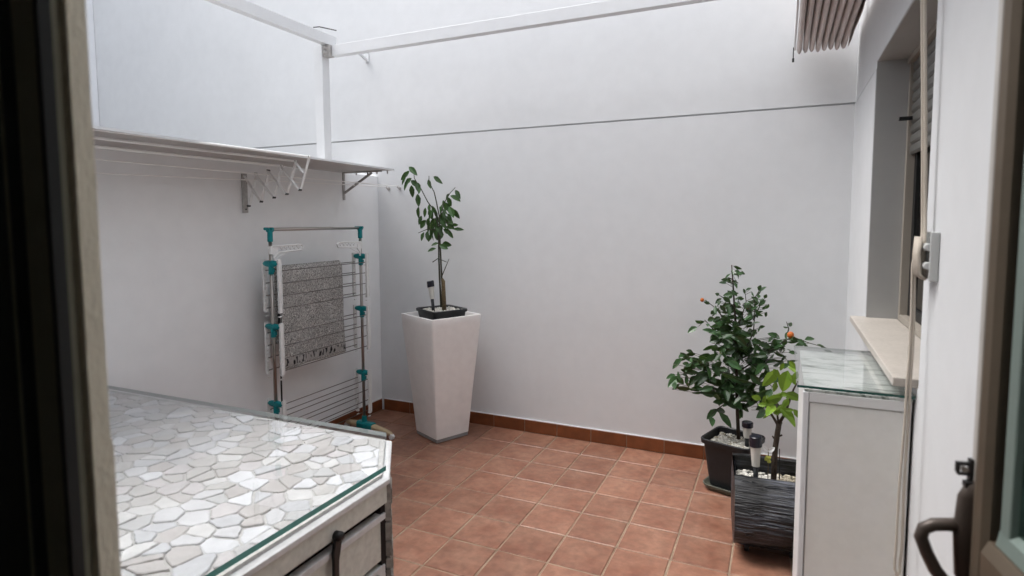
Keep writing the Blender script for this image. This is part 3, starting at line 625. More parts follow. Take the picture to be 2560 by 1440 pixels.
tag(two, 'grey patterned towel with a dark figured hem, hung over the drying rack', 'towel')

# ================================================================ tall white planter and the small tree in it
def sq(cx, cy, r, ang, rc, n=4):
    """rounded square ring: r = half diagonal, ang = direction of one corner"""
    out = []
    for k in range(4):
        a = ang + k * PI / 2; px, py = cx + (r - rc * 1.414) * math.cos(a), cy + (r - rc * 1.414) * math.sin(a)
        for i in range(n + 1):
            t = a - PI / 4 + (PI / 2) * i / n; out.append((px + rc * math.cos(t), py + rc * math.sin(t)))
    return out
CX, CY, A0 = -0.622, -0.366, math.radians(19.8)
pl = empty('tall_planter', (CX, CY, 0), 'tall tapered white square planter holding the spindly tree, in the left corner', 'planter')
rings = []
for z, r, rc in ((0.035, 0.232, 0.012), (0.12, 0.242, 0.014), (0.4, 0.274, 0.018), (0.75, 0.318, 0.02), (1.0, 0.348, 0.02), (1.045, 0.353, 0.02), (1.055, 0.349, 0.016), (1.055, 0.325, 0.01), (1.045, 0.322, 0.01), (0.95, 0.318, 0.01)):
    rings.append([(x, y, z) for x, y in sq(CX, CY, r, A0, rc)])
MB().loft(rings, True, True).build('body', M['planter'], pl, smooth=True).modifiers.new('es', 'EDGE_SPLIT').split_angle = math.radians(40)
MB().loft([[(x, y, z) for x, y in sq(CX, CY, r, A0, 0.012)] for z, r in ((0.006, 0.226), (0.035, 0.230))]).build('plinth', M['planter_base'], pl)
# black inner pot set in its mouth
TX, TY, TA = -0.617, -0.36, math.radians(16)
tp = empty('inner_pot', (TX, TY, 1.0), 'shallow black plastic pot resting in the mouth of the tall white planter', 'pot')
rings = []
for z, r in ((0.99, 0.20), (1.05, 0.217), (1.078, 0.221), (1.079, 0.235), (1.098, 0.238), (1.103, 0.232), (1.096, 0.216), (1.07, 0.212)):
    rings.append([(x, y, z) for x, y in sq(TX, TY, r, TA, 0.03)])
MB().loft(rings).build('body', M['black_plastic'], tp, smooth=True).modifiers.new('es', 'EDGE_SPLIT').split_angle = math.radians(35)
def pebbles(name, inside, z, n, r, mats, label, cat, bounds, hump=0.0):
    m = MB(); soil = MB(); k = 0; tries = 0
    while k < n and tries < n * 20:
        tries += 1
        x = random.uniform(bounds[0], bounds[1]); y = random.uniform(bounds[2], bounds[3])
        if not inside(x, y): continue
        q = random.uniform(0.7, 1.3) * r
        m.cur = 0 if random.random() < 0.85 else len(mats) - 1
        m.blob((x, y, z + random.uniform(0, hump)), q, q * random.uniform(0.6, 1), q * 0.6, 0.25); k += 1
    o = m.build(name, mats); tag(o, label, cat, kind='stuff'); return o
pebbles('pebbles', lambda x, y: (abs((x - TX) * math.cos(TA + PI/4) + (y - TY) * math.sin(TA + PI/4)) < 0.135 and abs(-(x - TX) * math.sin(TA + PI/4) + (y - TY) * math.cos(TA + PI/4)) < 0.135),
        1.078, 330, 0.011, [M['pebble']], 'white pebbles in the shallow black pot of the tall planter', 'pebbles', (TX - 0.2, TX + 0.2, TY - 0.2, TY + 0.2), 0.012)

def leaf(m, p, q, wd, roll=0.0, droop=0.12, n=4):
    """one leaf blade from p to q folded along its midrib"""
    p, q = Vector(p), Vector(q); d = q - p; L = d.length; d.normalize()
    s = d.cross(Vector((0.15, -1, 0.25))); s.normalize(); nrm = s.cross(d)
    s2 = s * math.cos(roll) + nrm * math.sin(roll); n2 = s2.cross(d)
    prof = ((0.0, 0.02), (0.16, 0.55), (0.42, 1.0), (0.70, 0.78), (0.88, 0.42), (1.0, 0.02))
    vs = []
    for t, w in prof:
        c = p + d * L * t - Vector((0, 0, 1)) * droop * L * (t * t - t * 0.6) ; h = wd * w * 0.5
        vs += [c - s2 * h + n2 * h * 0.35, c, c + s2 * h + n2 * h * 0.35]
    fs = []
    for i in range(len(prof) - 1):
        a = i * 3; fs += [(a, a + 1, a + 4, a + 3), (a + 1, a + 2, a + 5, a + 4)]
    m.add(vs, fs)
def limb3(L, y0, r0, r1, seed=0, spread=0.0):
    n = len(L); return [(x, y0 + spread * (i / max(1, n - 1)) ** 1.2, z) for i, (x, z) in enumerate(L)], [r0 + (r1 - r0) * i / max(1, n - 1) for i in range(n)]
LEMON_LIMBS = [[(-0.602, 1.114), (-0.614, 1.345), (-0.623, 1.514), (-0.625, 1.683), (-0.634, 1.817), (-0.66, 1.917), (-0.738, 2.002), (-0.808, 2.115), (-0.879, 2.208), (-0.889, 2.293)], [(-0.578, 1.116), (-0.602, 1.346), (-0.607, 1.548), (-0.609, 1.716), (-0.61, 1.883), (-0.632, 2.0), (-0.65, 2.084), (-0.696, 2.168), (-0.691, 2.218)], [(-0.606, 1.867), (-0.574, 1.983), (-0.518, 2.074), (-0.48, 2.119)], [(-0.594, 1.373), (-0.558, 1.455), (-0.53, 1.526)], [(-0.679, 1.496), (-0.627, 1.527), (-0.542, 1.499)], [(-0.635, 1.766), (-0.706, 1.776), (-0.786, 1.742)], [(-0.615, 1.817), (-0.529, 1.83), (-0.491, 1.816)]]
LEMON_LEAVES = [[(-0.885, 2.299), (-0.813, 2.24)], [(-0.914, 2.272), (-0.978, 2.208)], [(-0.859, 2.204), (-0.91, 2.159)], [(-0.938, 2.202), (-0.985, 2.123)], [(-0.899, 2.149), (-0.901, 2.064)], [(-0.842, 2.171), (-0.81, 2.095)], [(-0.776, 2.122), (-0.777, 2.076)], [(-0.85, 2.068), (-0.846, 1.997)], [(-0.816, 2.072), (-0.818, 1.983)], [(-0.698, 2.217), (-0.606, 2.168)], [(-0.758, 2.196), (-0.732, 2.131)], [(-0.458, 2.096), (-0.412, 2.036)], [(-0.512, 2.051), (-0.438, 2.013)], [(-0.543, 2.07), (-0.587, 2.025)], [(-0.56, 2.043), (-0.544, 1.979)], [(-0.534, 1.96), (-0.487, 1.886)], [(-0.774, 1.963), (-0.786, 1.879)], [(-0.781, 1.888), (-0.793, 1.823)], [(-0.707, 1.953), (-0.72, 1.888)], [(-0.608, 2.017), (-0.599, 1.943)], [(-0.642, 1.934), (-0.676, 1.86)], [(-0.588, 1.924), (-0.557, 1.868)], [(-0.698, 1.869), (-0.743, 1.794)], [(-0.643, 1.887), (-0.655, 1.813)], [(-0.6, 1.869), (-0.552, 1.794)], [(-0.743, 1.832), (-0.766, 1.747)], [(-0.738, 1.757), (-0.728, 1.696)], [(-0.777, 1.747), (-0.801, 1.686)], [(-0.645, 1.776), (-0.657, 1.71)], [(-0.59, 1.785), (-0.564, 1.72)], [(-0.633, 1.794), (-0.569, 1.748)], [(-0.547, 1.827), (-0.493, 1.822)], [(-0.536, 1.794), (-0.483, 1.783)], [(-0.636, 1.654), (-0.691, 1.64)], [(-0.614, 1.65), (-0.533, 1.646)], [(-0.603, 1.641), (-0.533, 1.618)], [(-0.625, 1.612), (-0.686, 1.593)], [(-0.688, 1.832), (-0.734, 1.71)], [(-0.588, 1.942), (-0.631, 1.961)], [(-0.74, 1.982), (-0.724, 1.925)], [(-0.674, 1.971), (-0.642, 1.915)], [(-0.621, 1.906), (-0.59, 1.831)], [(-0.72, 1.851), (-0.777, 1.794)], [(-0.566, 1.979), (-0.578, 1.915)], [(-0.666, 1.832), (-0.688, 1.776)], [(-0.932, 2.193), (-0.871, 2.144)], [(-0.892, 2.215), (-0.939, 2.16)]]
KUM_LIMBS = [[(1.77, 0.346), (1.753, 0.61), (1.744, 0.888), (1.729, 1.162), (1.711, 1.38), (1.697, 1.538)], [(1.74, 0.943), (1.807, 0.998), (1.845, 1.088), (1.849, 1.197), (1.844, 1.319), (1.876, 1.382)], [(1.842, 1.17), (1.872, 1.253), (1.907, 1.322)], [(1.733, 1.025), (1.66, 1.171), (1.596, 1.251), (1.542, 1.295)], [(1.74, 0.943), (1.671, 1.02), (1.605, 1.07), (1.53, 1.149), (1.493, 1.104)], [(1.746, 0.777), (1.637, 0.807), (1.531, 0.825), (1.427, 0.886), (1.4, 0.898)], [(1.747, 0.749), (1.639, 0.737), (1.492, 0.764), (1.342, 0.739)], [(1.752, 0.652), (1.667, 0.642), (1.561, 0.658), (1.467, 0.684)], [(1.753, 0.61), (1.681, 0.587), (1.617, 0.536), (1.591, 0.505)], [(1.746, 0.805), (1.84, 0.883), (1.949, 0.975), (2.043, 1.063), (2.09, 1.086), (2.172, 1.061), (2.242, 1.048)], [(2.043, 1.063), (2.057, 1.131), (2.042, 1.178)], [(1.748, 0.721), (1.844, 0.746), (1.93, 0.783), (1.992, 0.749)], [(1.753, 0.61), (1.822, 0.619), (1.896, 0.656), (1.957, 0.677)], [(1.733, 1.108), (1.769, 1.192), (1.792, 1.289), (1.783, 1.343)], [(1.725, 1.244), (1.665, 1.31), (1.625, 1.335)], [(1.739, 0.998), (1.683, 1.076), (1.659, 1.213)], [(1.744, 0.888), (1.814, 0.922), (1.862, 0.981), (1.972, 1.017)], [(1.754, 0.582), (1.785, 0.572), (1.803, 0.547)]]
KUM_FRUIT = [[(1.516, 1.296), (1.811, 1.263), (2.068, 1.103), (1.651, 0.944)]]
YLIMBS = [[(1.997, 0.344), (1.998, 0.45), (2.0, 0.544), (2.01, 0.639), (2.016, 0.691)], [(2.015, 0.672), (1.982, 0.728), (1.943, 0.788), (1.93, 0.819)], [(2.012, 0.695), (2.002, 0.754), (2.001, 0.812)], [(2.016, 0.691), (2.044, 0.748), (2.062, 0.812), (2.084, 0.891), (2.105, 0.938)], [(1.999, 0.591), (1.983, 0.612)], [(2.006, 0.61), (2.033, 0.628)], [(2.011, 0.662), (2.031, 0.698)]]
YLEAVES = [[(2.001, 1.003), (1.924, 0.907)], [(2.052, 1.012), (2.028, 0.896)], [(2.031, 1.041), (2.012, 0.997)], [(2.058, 1.051), (2.092, 1.013)], [(2.029, 0.857), (1.937, 0.823)], [(2.039, 0.866), (2.128, 0.843)], [(2.06, 0.853), (2.028, 0.803)], [(2.086, 0.788), (2.127, 0.744)], [(2.045, 0.779), (2.089, 0.785)], [(1.954, 0.841), (1.924, 0.794)], [(1.948, 0.801), (1.903, 0.803)], [(1.993, 0.93), (1.981, 0.875)], [(2.081, 0.955), (2.099, 1.017)], [(2.059, 0.99), (2.091, 0.941)], [(1.977, 1.005), (2.013, 0.963)]]

# small tree in the tall planter
t1 = empty('small_lemon_tree', (-0.59, -0.385, 1.08), 'thin bare-stemmed lemon sapling with drooping leaves at its top, in the tall white planter', 'tree')
m = MB()
for i, L in enumerate(LEMON_LIMBS):
    big = i < 2
    P_, R_ = limb3(L, -0.385 + (0.012 if i == 1 else -0.008), 0.0085 if big else 0.0045, 0.0028, i, (0.05, -0.04, 0.05, 0.02, 0.0, -0.05, 0.05)[i])
    m.tube(P_, R_, 7)
m.build('stem', M['twig'], t1, smooth=True)
m = MB(); m.tube([(-0.578, -0.380, 1.07), (-0.583, -0.380, 1.2), (-0.586, -0.380, 1.335), (-0.596, -0.380, 1.36)], [0.020, 0.019, 0.017, 0.008], 10); m.build('cut_trunk', M['bark_pale'], t1, smooth=True)
m = MB(); random.seed(3)
for i, (a, b) in enumerate(LEMON_LEAVES):
    yy = -0.385 + random.uniform(-0.07, 0.07); L = math.hypot(a[0] - b[0], a[1] - b[1])
    dp = random.uniform(-0.03, 0.03)
    L *= 1.15; b = (a[0] + (b[0] - a[0]) * 1.15, a[1] + (b[1] - a[1]) * 1.15)
    leaf(m, (a[0], yy, a[1]), (b[0], yy + dp, b[1]), L * (0.46 if L < 0.11 else 0.40) * random.uniform(0.85, 1.25), random.uniform(-0.6, 0.6), 0.2)
    if 1.70 < a[1] < 2.02: leaf(m, (a[0] + 0.03, -0.34, a[1] - 0.02), (b[0] + 0.05 + dp, -0.33, b[1] - 0.01), L * 0.5, random.uniform(-1, 1))
m.build('foliage', M['leaf'], t1)

def solar_light(loc, H, lab, lean=(0, 0), r=0.027):
    o = empty('solar_light', loc, lab, 'garden light', 'solar garden lights')
    x, y, z = loc; T_ = lambda t, zz: (x + lean[0] * t, y + lean[1] * t, z + zz)
    lens0, cap0 = H * 0.42, H * 0.80
    MB().tube([T_(0, -0.02), T_(0.42, lens0)], 0.0135, 12).build('stake', M['black_plastic'], o, smooth=True)
    MB().tube([T_(0.42, lens0), T_(0.8, cap0)], [r * 0.62, r * 0.84], 18).build('lens', M['lens'], o, smooth=False)
    k = MB(); k.tube([T_(0.8, cap0), T_(0.83, cap0 + 0.003), T_(0.97, H - 0.004), T_(1, H)], [r * 0.9, r, r, r * 0.85], 20); k.build('cap', M['solar_cap'], o)
    return o
solar_light((-0.640, -0.45, 1.08), 0.262, 'solar stake light with a black cap beside the thin tree in the tall white planter', (-0.03, 0), 0.030)

# ================================================================ kumquat in its black pot
KX, KY, KA = 1.735, -0.435, math.radians(-18 + 45)
kp = empty('square_pot', (KX, KY, 0), 'black square plastic pot on a saucer against the back wall', 'pot')
rings = []
for z, r, rc in ((0.035, 0.165, 0.03), (0.18, 0.192, 0.035), (0.325, 0.216, 0.04), (0.327, 0.236, 0.045), (0.355, 0.240, 0.045), (0.362, 0.234, 0.042), (0.355, 0.222, 0.04), (0.29, 0.21, 0.04)):
    rings.append([(x, y, z) for x, y in sq(KX, KY, r, KA, rc)])
MB().loft(rings).build('body', M['black_plastic'], kp, smooth=True).modifiers.new('es', 'EDGE_SPLIT').split_angle = math.radians(35)
rings = []
for z, r, rc in ((0.0, 0.190, 0.05), (0.012, 0.205, 0.06), (0.04, 0.225, 0.06), (0.046, 0.222, 0.06), (0.038, 0.208, 0.05), (0.02, 0.19, 0.05)):
    rings.append([(x, y, z + 0.001) for x, y in sq(KX, KY, r, KA, rc)])
sc = MB().loft(rings).build('saucer', M['dark_green_plastic'], smooth=True); tag(sc, 'grey-green plastic saucer under the black square pot', 'saucer')
kin = lambda x, y: (abs((x - KX) * math.cos(KA + PI/4) + (y - KY) * math.sin(KA + PI/4)) < 0.125 and abs(-(x - KX) * math.sin(KA + PI/4) + (y - KY) * math.cos(KA + PI/4)) < 0.125)
MB().prism(sq(KX, KY, 0.205, KA, 0.04), 0.28, 0.295).build('soil', M['soil'], kp)
pebbles('pebbles', kin, 0.315, 420, 0.0115, [M['pebble'], M['pebble_tan']], 'white pebbles covering the soil of the black square pot', 'pebbles', (KX - 0.2, KX + 0.2, KY - 0.2, KY + 0.2), 0.016)

kt = empty('kumquat_tree', (1.77, -0.42, 0.3), 'dense dark green kumquat tree with small orange fruit, in the black square pot', 'tree')
m = MB(); twigs = MB(); lv = MB(); random.seed(11)
SPR = [0.0, -0.05, 0.02, -0.06, 0.03, -0.05, 0.05, -0.08, -0.06, -0.10, -0.02, -0.12, -0.08, 0.06, -0.05, 0.07, 0.10, 0.05]
for i, L in enumerate(KUM_LIMBS):
    P_, R_ = limb3(L, -0.42, 0.013 if i == 0 else 0.0055, 0.0035 if i == 0 else 0.002, i, SPR[i])
    (m if i == 0 else twigs).tube(P_, R_, 7)
    for a in range(len(P_) - 1):
        A, B = Vector(P_[a]), Vector(P_[a + 1]); n = max(1, int((B - A).length / (0.020 if i else 0.018)))
        for k in range(n):
            p = A.lerp(B, (k + random.random()) / n)
            if i == 0 and p.z < 0.66: continue
            if random.random() < (0.16 if p.z < 1.15 else 0.05): continue
            sz = (0.104 if p.z < 0.95 else (0.080 if p.z < 1.12 else 0.054)) * random.uniform(0.75, 1.2)
            az_ = random.uniform(0, 2 * PI); el_ = random.uniform(-0.75, 0.65)
            if i and a >= len(P_) - 2 and random.random() < 0.6:
                dd = ((B - A).normalized() + Vector((random.uniform(-.8, .8), random.uniform(-.8, .8), random.uniform(-.6, .6)))).normalized()
            else: dd = Vector((math.cos(az_) * math.cos(el_), math.sin(az_) * math.cos(el_) * 0.8, math.sin(el_) - 0.15)).normalized()
            st = p + dd * sz * 0.22
            twigs.tube([p, st], 0.0012, 4)
            leaf(lv, st, st + dd * sz, sz * random.uniform(0.42, 0.55), random.uniform(-1.2, 1.2), 0.16)
def inner(n, x0, x1, z0, z1, s0, s1):
    for _ in range(n):
        x, z = random.uniform(x0, x1), random.uniform(z0, z1); y = -0.42 + random.uniform(-0.14, 0.12)
        sz = random.uniform(s0, s1); a = random.uniform(0, 2 * PI); e = random.uniform(-0.9, 0.5); dd = Vector((math.cos(a) * math.cos(e), math.sin(a) * math.cos(e) * 0.8, math.sin(e))).normalized()
        c = Vector((x, y, z)); leaf(lv, c, c + dd * sz, sz * 0.5, random.uniform(-1.2, 1.2), 0.16)
        twigs.tube([c, c.lerp(Vector((1.748, -0.42, z - 0.06)), 0.45)], 0.0015, 4)
inner(100, 1.52, 1.95, 0.60, 0.92, 0.08, 0.115)
inner(52, 1.56, 1.90, 0.92, 1.08, 0.065, 0.10)
inner(24, 1.36, 1.52, 0.68, 0.90, 0.065, 0.095)
inner(46, 1.60, 1.90, 1.06, 1.33, 0.045, 0.075); inner(16, 1.66, 1.76, 1.32, 1.50, 0.035, 0.055); inner(26, 1.93, 2.06, 0.88, 1.08, 0.05, 0.085); inner(40, 1.60, 1.88, 0.98, 1.22, 0.055, 0.085); inner(16, 1.82, 1.94, 1.22, 1.38, 0.04, 0.06)
m.build('trunk', M['bark'], kt, smooth=True); twigs.build('branches', M['twig'], kt); lv.build('foliage', M['leaf_dark'], kt)
for (x, z), mm, r in zip(KUM_FRUIT[0], ('orange', 'orange_dull', 'orange', 'green_fruit'), (0.013, 0.013, 0.021, 0.015)):
    MB().blob((x, -0.50 if x > 1.9 else -0.46, z), r, r, r * 1.08, 0.02, 14, 10).build('fruit', M[mm], kt, smooth=True)
solar_light((1.827, -0.50, 0.315), 0.185, 'solar stake light with a black cap standing in the pebbles of the black square pot', (0, 0), 0.036)

# ================================================================ log planter with the young tree
lp = empty('log_planter', (2.05, -1.08, 0), 'black bark-textured trough planter on castors, beside the white cabinet', 'planter')
La = math.radians(6); ux, uy = math.cos(La), math.sin(La)
def LP(u, w, z): return (1.80 + u * ux - w * uy, -1.26 + u * uy + w * ux, z)
prof = [(0.0, 0.425), (-0.035, 0.41), (-0.10, 0.345), (-0.14, 0.27), (-0.148, 0.20), (-0.125, 0.13), (-0.075, 0.085), (0.0, 0.062), (0.2, 0.055), (0.34, 0.075), (0.40, 0.13), (0.42, 0.22), (0.40, 0.33), (0.36, 0.425),
        (0.325, 0.425), (0.34, 0.33), (0.33, 0.25), (0.03, 0.25), (0.0, 0.33), (0.028, 0.425)]
rings = []
nn = 24
for i in range(nn + 1):
    u = 0.50 * i / nn; rings.append([LP(u, w + (0.006 * noise.noise(Vector((u * 9, w * 20, z * 30))) if k < 14 else 0), z + 0.005 * noise.noise(Vector((u * 12, w * 30 + 4, z * 9)))) for k, (w, z) in enumerate(prof)])
body = MB(); body.loft(rings, False, False)
# ridged bark strips on the front
random.seed(5)
for k in range(30):
    t = random.uniform(0.5, 6.8); i = int(t); fr_ = t - i; w = prof[i][0] * (1 - fr_) + prof[i + 1][0] * fr_; z = prof[i][1] * (1 - fr_) + prof[i + 1][1] * fr_
    u0 = random.uniform(0.0, 0.40); L = random.uniform(0.05, 0.25); tw_ = []
    for s_ in range(7):
        u = min(0.5, u0 + L * s_ / 6); tw_.append(LP(u, w - 0.001, z + 0.003 * math.sin(s_ * 2 + k)))
    body.tube(tw_, [0.001, 0.004, 0.005, 0.0045, 0.005, 0.004, 0.001], 5)
body.build('body', M['log'], lp)
for u in (0.0, 0.49):
    e = MB(); P0 = [LP(u, w, z) for w, z in prof[:14]]; P1 = [LP(u + 0.012, w, z) for w, z in prof[:14]]
    e.add([LP(u, w, z) for w, z in prof] + [LP(u + 0.012, w, z) for w, z in prof], [(i, (i + 1) % 20, 20 + (i + 1) % 20, 20 + i) for i in range(20)])
    # end wall as a fan of strips between outer profile and centre line
    o = len(e.v); outer = prof[:14]
    e.v += [LP(u, w, min(z, 0.41)) for w, z in outer] + [LP(u + 0.012, w, min(z, 0.41)) for w, z in outer]; e.f += [tuple(o + i for i in range(14)), tuple(o + 27 - i for i in range(14))]; e.mi += [0, 0]
    e.build('end_wall', M['log'], lp)
for u, w in ((0.075, 0.02), (0.30, 0.02), (0.075, 0.30), (0.40, 0.30)):
    c = LP(u, w, 0.028); MB().tube([(c[0] - 0.012, c[1], 0.028), (c[0] + 0.012, c[1], 0.028)], 0.027, 16).build('castor', M['black_plastic'], lp)
    MB().box(c[0] - 0.02, c[0] + 0.02, c[1] - 0.02, c[1] + 0.02, 0.045, 0.07).build('castor_plate', M['bolt'], lp)
MB().add([LP(0.01, 0.012, 0.31), LP(0.49, 0.012, 0.31), LP(0.49, 0.335, 0.31), LP(0.01, 0.335, 0.31)], [(0, 1, 2, 3)]).build('soil', M['soil'], lp)
def lin(x, y):
    dx, dy = x - 1.80, y + 1.26; u = dx * ux + dy * uy; w = -dx * uy + dy * ux; return 0.02 < u < 0.48 and 0.025 < w < 0.325
random.seed(21)
pebbles('pebbles', lambda x, y: lin(x, y) and x < 2.03, 0.325, 420, 0.0115, [M['pebble']], 'white pebbles in the left half of the black trough planter', 'pebbles', (1.78, 2.3, -1.28, -0.85), 0.014)
pebbles('pebbles', lambda x, y: lin(x, y) and x >= 2.02, 0.325, 420, 0.0125, [M['pebble_tan'], M['pebble']], 'tan gravel in the right half of the black trough planter', 'gravel', (1.98, 2.32, -1.28, -0.85), 0.014)
yt = empty('young_lemon_tree', (2.0, -1.05, 0.32), 'young lemon tree with a forked brown trunk and bright green leaves, in the trough planter', 'tree')
m = MB()
for i, L in enumerate(YLIMBS):
    r0, r1 = ((0.0155, 0.0145), (0.0085, 0.004), (0.006, 0.003), (0.0095, 0.004), (0.006, 0.004), (0.006, 0.005), (0.006, 0.004))[i]
    P_, R_ = limb3(L, -1.05, r0, r1, i, (0, -0.03, 0.03, 0.02, 0, -0.01, 0.0)[i]); m.tube(P_, R_, 9)
m.build('trunk', M['bark'], yt, smooth=True)
m = MB(); random.seed(9)
for i, (a, b) in enumerate(YLEAVES):
    yy = -1.05 + random.uniform(-0.06, 0.03); L = math.hypot(a[0] - b[0], a[1] - b[1])
    leaf(m, (a[0], yy, a[1]), (b[0], yy + random.uniform(-0.02, 0.02), b[1]), L * random.uniform(0.5, 0.66), random.uniform(-0.4, 0.4), 0.14)
for _ in range(16):
    L = random.choice(YLIMBS[1:4]); p = L[random.randrange(1, len(L))]; a = random.uniform(0, 2 * PI); e = random.uniform(-0.6, 0.5); sz = random.uniform(0.06, 0.10)
    c = Vector((p[0] + random.uniform(-0.02, 0.02), -1.05 + random.uniform(-0.05, 0.05), p[1] + random.uniform(0, 0.05)))
    leaf(m, c, c + Vector((math.cos(a) * math.cos(e), math.sin(a) * math.cos(e), math.sin(e))) * sz, sz * 0.55, random.uniform(-1, 1), 0.2)
m.build('foliage', M['leaf_bright'], yt)
solar_light((1.906, -1.12, 0.325), 0.297, 'tallest solar stake light, in the pebbles of the black trough planter', (-0.008, 0), 0.034)
bf = empty('butterfly_pick', (1.963, -1.1, 0.32), 'small white butterfly plant pick with a yellow bead, in the trough planter', 'ornament')
MB().tube([(1.968, -1.10, 0.32), (1.966, -1.10, 0.55)], 0.0025, 6).build('pin', M['bark_pale'], bf)
for s_ in (-1, 1):
    leafm = MB(); c = Vector((1.965, -1.105, 0.535))
    leaf(leafm, c, c + Vector((s_ * 0.033, -0.008, 0.034)), 0.024, 0.2 * s_, 0.0); o = leafm.build('wing', M['butterfly'], bf); o.modifiers.new('t', 'SOLIDIFY').thickness = 0.002
k = MB(); random.seed(2)
for _ in range(6): k.blob((1.963 + random.uniform(-.008, .008), -1.105, 0.492 + random.uniform(-.012, .012)), 0.011, 0.009, 0.010, 0.2)
k.build('bead', M['yellow'], bf)
tag(MB().tube([(2.028, -1.0, 0.31), (2.023, -1.0, 0.525)], [0.004, 0.0025], 6).build('plant_stake', M['rubber']), 'thin black plant stake just right of the young trunk', 'stake')
# ================================================================ mosaic-topped cupboard with its glass sheet
mt = empty('mosaic_cupboard', (-0.2, -3.4, 0), 'old white cupboard with a white stone mosaic top and sides, in the left foreground', 'cupboard')
GA, GB = (0.43, -2.563), (0.646, -2.858)
top_poly = [(-1.50, -4.14), (0.672, -4.14), (0.672, -2.872), (0.448, -2.548), (-1.50, -2.57)]
MB().prism(top_poly, 0.842, 0.862).build('top_board', M['white_paint'], mt, bevel=0.003)
MB().prism([(-1.48, -4.12), (0.615, -4.12), (0.615, -2.88), (0.42, -2.60), (-1.48, -2.60)], 0.02, 0.84).build('carcass', M['unlit_gap'], mt)  # core coloured near-black so the gap above the drawer reads as shadow
MB().prism([(-1.47, -4.13), (0.64, -4.13), (0.64, -2.875), (0.432, -2.575), (-1.47, -2.585)], 0.8622, 0.8745).build('mortar_bed', M['mortar'], mt)
def clip(poly, nx, ny, c):
    out = []
    for i in range(len(poly)):
        a, b = poly[i], poly[(i + 1) % len(poly)]; da, db = a[0] * nx + a[1] * ny - c, b[0] * nx + b[1] * ny - c
        if da <= 0: out.append(a)
        if (da < 0) != (db < 0) and da != db:
            t = da / (da - db); out.append((a[0] + (b[0] - a[0]) * t, a[1] + (b[1] - a[1]) * t))
    return out
def voronoi_stones(dom, dx, dy, ang, gap, seed):
    random.seed(seed); ca, sa_ = math.cos(ang), math.sin(ang); pts = []
    xs = [p[0] for p in dom]; ys = [p[1] for p in dom]; cx, cy = sum(xs) / len(xs), sum(ys) / len(ys); Rr = max(max(xs) - min(xs), max(ys) - min(ys))
    n = int(Rr / min(dx, dy)) + 2
    for i in range(-n, n):
        for j in range(-n, n):
            u = (i + 0.5 * (j % 2) + random.uniform(-0.45, 0.45)) * dx; v = (j + random.uniform(-0.45, 0.45)) * dy
            x, y = cx + u * ca - v * sa_, cy + u * sa_ + v * ca
            if min(xs) - 0.1 < x < max(xs) + 0.1 and min(ys) - 0.1 < y < max(ys) + 0.1: pts.append((x, y))
    cells = []
    for k, (x, y) in enumerate(pts):
        poly = list(dom)
        for l_, (a, b) in enumerate(pts):
            if l_ == k or abs(a - x) > 3 * dx or abs(b - y) > 3 * dx: continue
            nx, ny = a - x, b - y; L = math.hypot(nx, ny); nx /= L; ny /= L
            mid = (a + x) / 2 * nx + (b + y) / 2 * ny - gap * random.uniform(0.35, 1.4)
            poly = clip(poly, nx, ny, mid)
            if len(poly) < 3: break
        if len(poly) < 3: continue
        area = abs(sum(poly[i][0] * poly[(i + 1) % len(poly)][1] - poly[(i + 1) % len(poly)][0] * poly[i][1] for i in range(len(poly)))) / 2
        if area < 0.0010: continue
        ch = []
        for i in range(len(poly)):
            a, b = poly[i], poly[(i + 1) % len(poly)]; r = 0.14
            if math.hypot(a[0] - b[0], a[1] - b[1]) < 0.006: ch.append(((a[0] + b[0]) / 2, (a[1] + b[1]) / 2)); continue
            j = random.uniform(-0.0015, 0.0015)
            ch.append((a[0] + (b[0] - a[0]) * r + j, a[1] + (b[1] - a[1]) * r)); ch.append((a[0] + (b[0] - a[0]) * (1 - r), a[1] + (b[1] - a[1]) * (1 - r) + j))
        rough = []
        for i in range(len(ch)):
            a, b = ch[i], ch[(i + 1) % len(ch)]; L = math.hypot(a[0] - b[0], a[1] - b[1]); rough.append(a)
            for k_ in range(1, int(L / 0.014) + 1):
                t = k_ / (int(L / 0.014) + 1); o = random.uniform(-0.0024, 0.0008); nx, ny = (b[1] - a[1]) / L, -(b[0] - a[0]) / L
                rough.append((a[0] + (b[0] - a[0]) * t + nx * o, a[1] + (b[1] - a[1]) * t + ny * o))
        if len(rough) > 2: cells.append(rough)
    return cells
dom = [(-1.46, -4.13), (0.625, -4.13), (0.625, -2.885), (0.418, -2.59), (-1.46, -2.60)]
ms = MB()
for c in voronoi_stones(dom, 0.098, 0.066, math.radians(14), 0.0026, 4):
    ms.prism(c, 0.866, 0.8820 + random.uniform(-0.005, 0.0012), bev=0.0035)
ms.build('mosaic_top', M['stone'], mt)
# glass sheet
gp = [(-1.50, -4.15), (0.634, -4.15), (0.646, -2.858), (0.43, -2.563), (-1.50, -2.590)]
g = MB(); n = 5
g.add([(x, y, 0.8840) for x, y in gp] + [(x, y, 0.9030) for x, y in gp], [(4, 3, 2, 1, 0), (5, 6, 7, 8, 9)])
for i in range(n):
    g.cur = 1 if i in (0, 1) else 2
    g.add([(x, y, 0.8840) for x, y in gp] + [(x, y, 0.9030) for x, y in gp], [(i, (i + 1) % n, n + (i + 1) % n, n + i)])
tag(g.build('glass_sheet', [M['glass'], M['glass_edge'], M['glass_pale']]), 'clear glass sheet with a green edge lying on the stone mosaic cupboard', 'glass top')
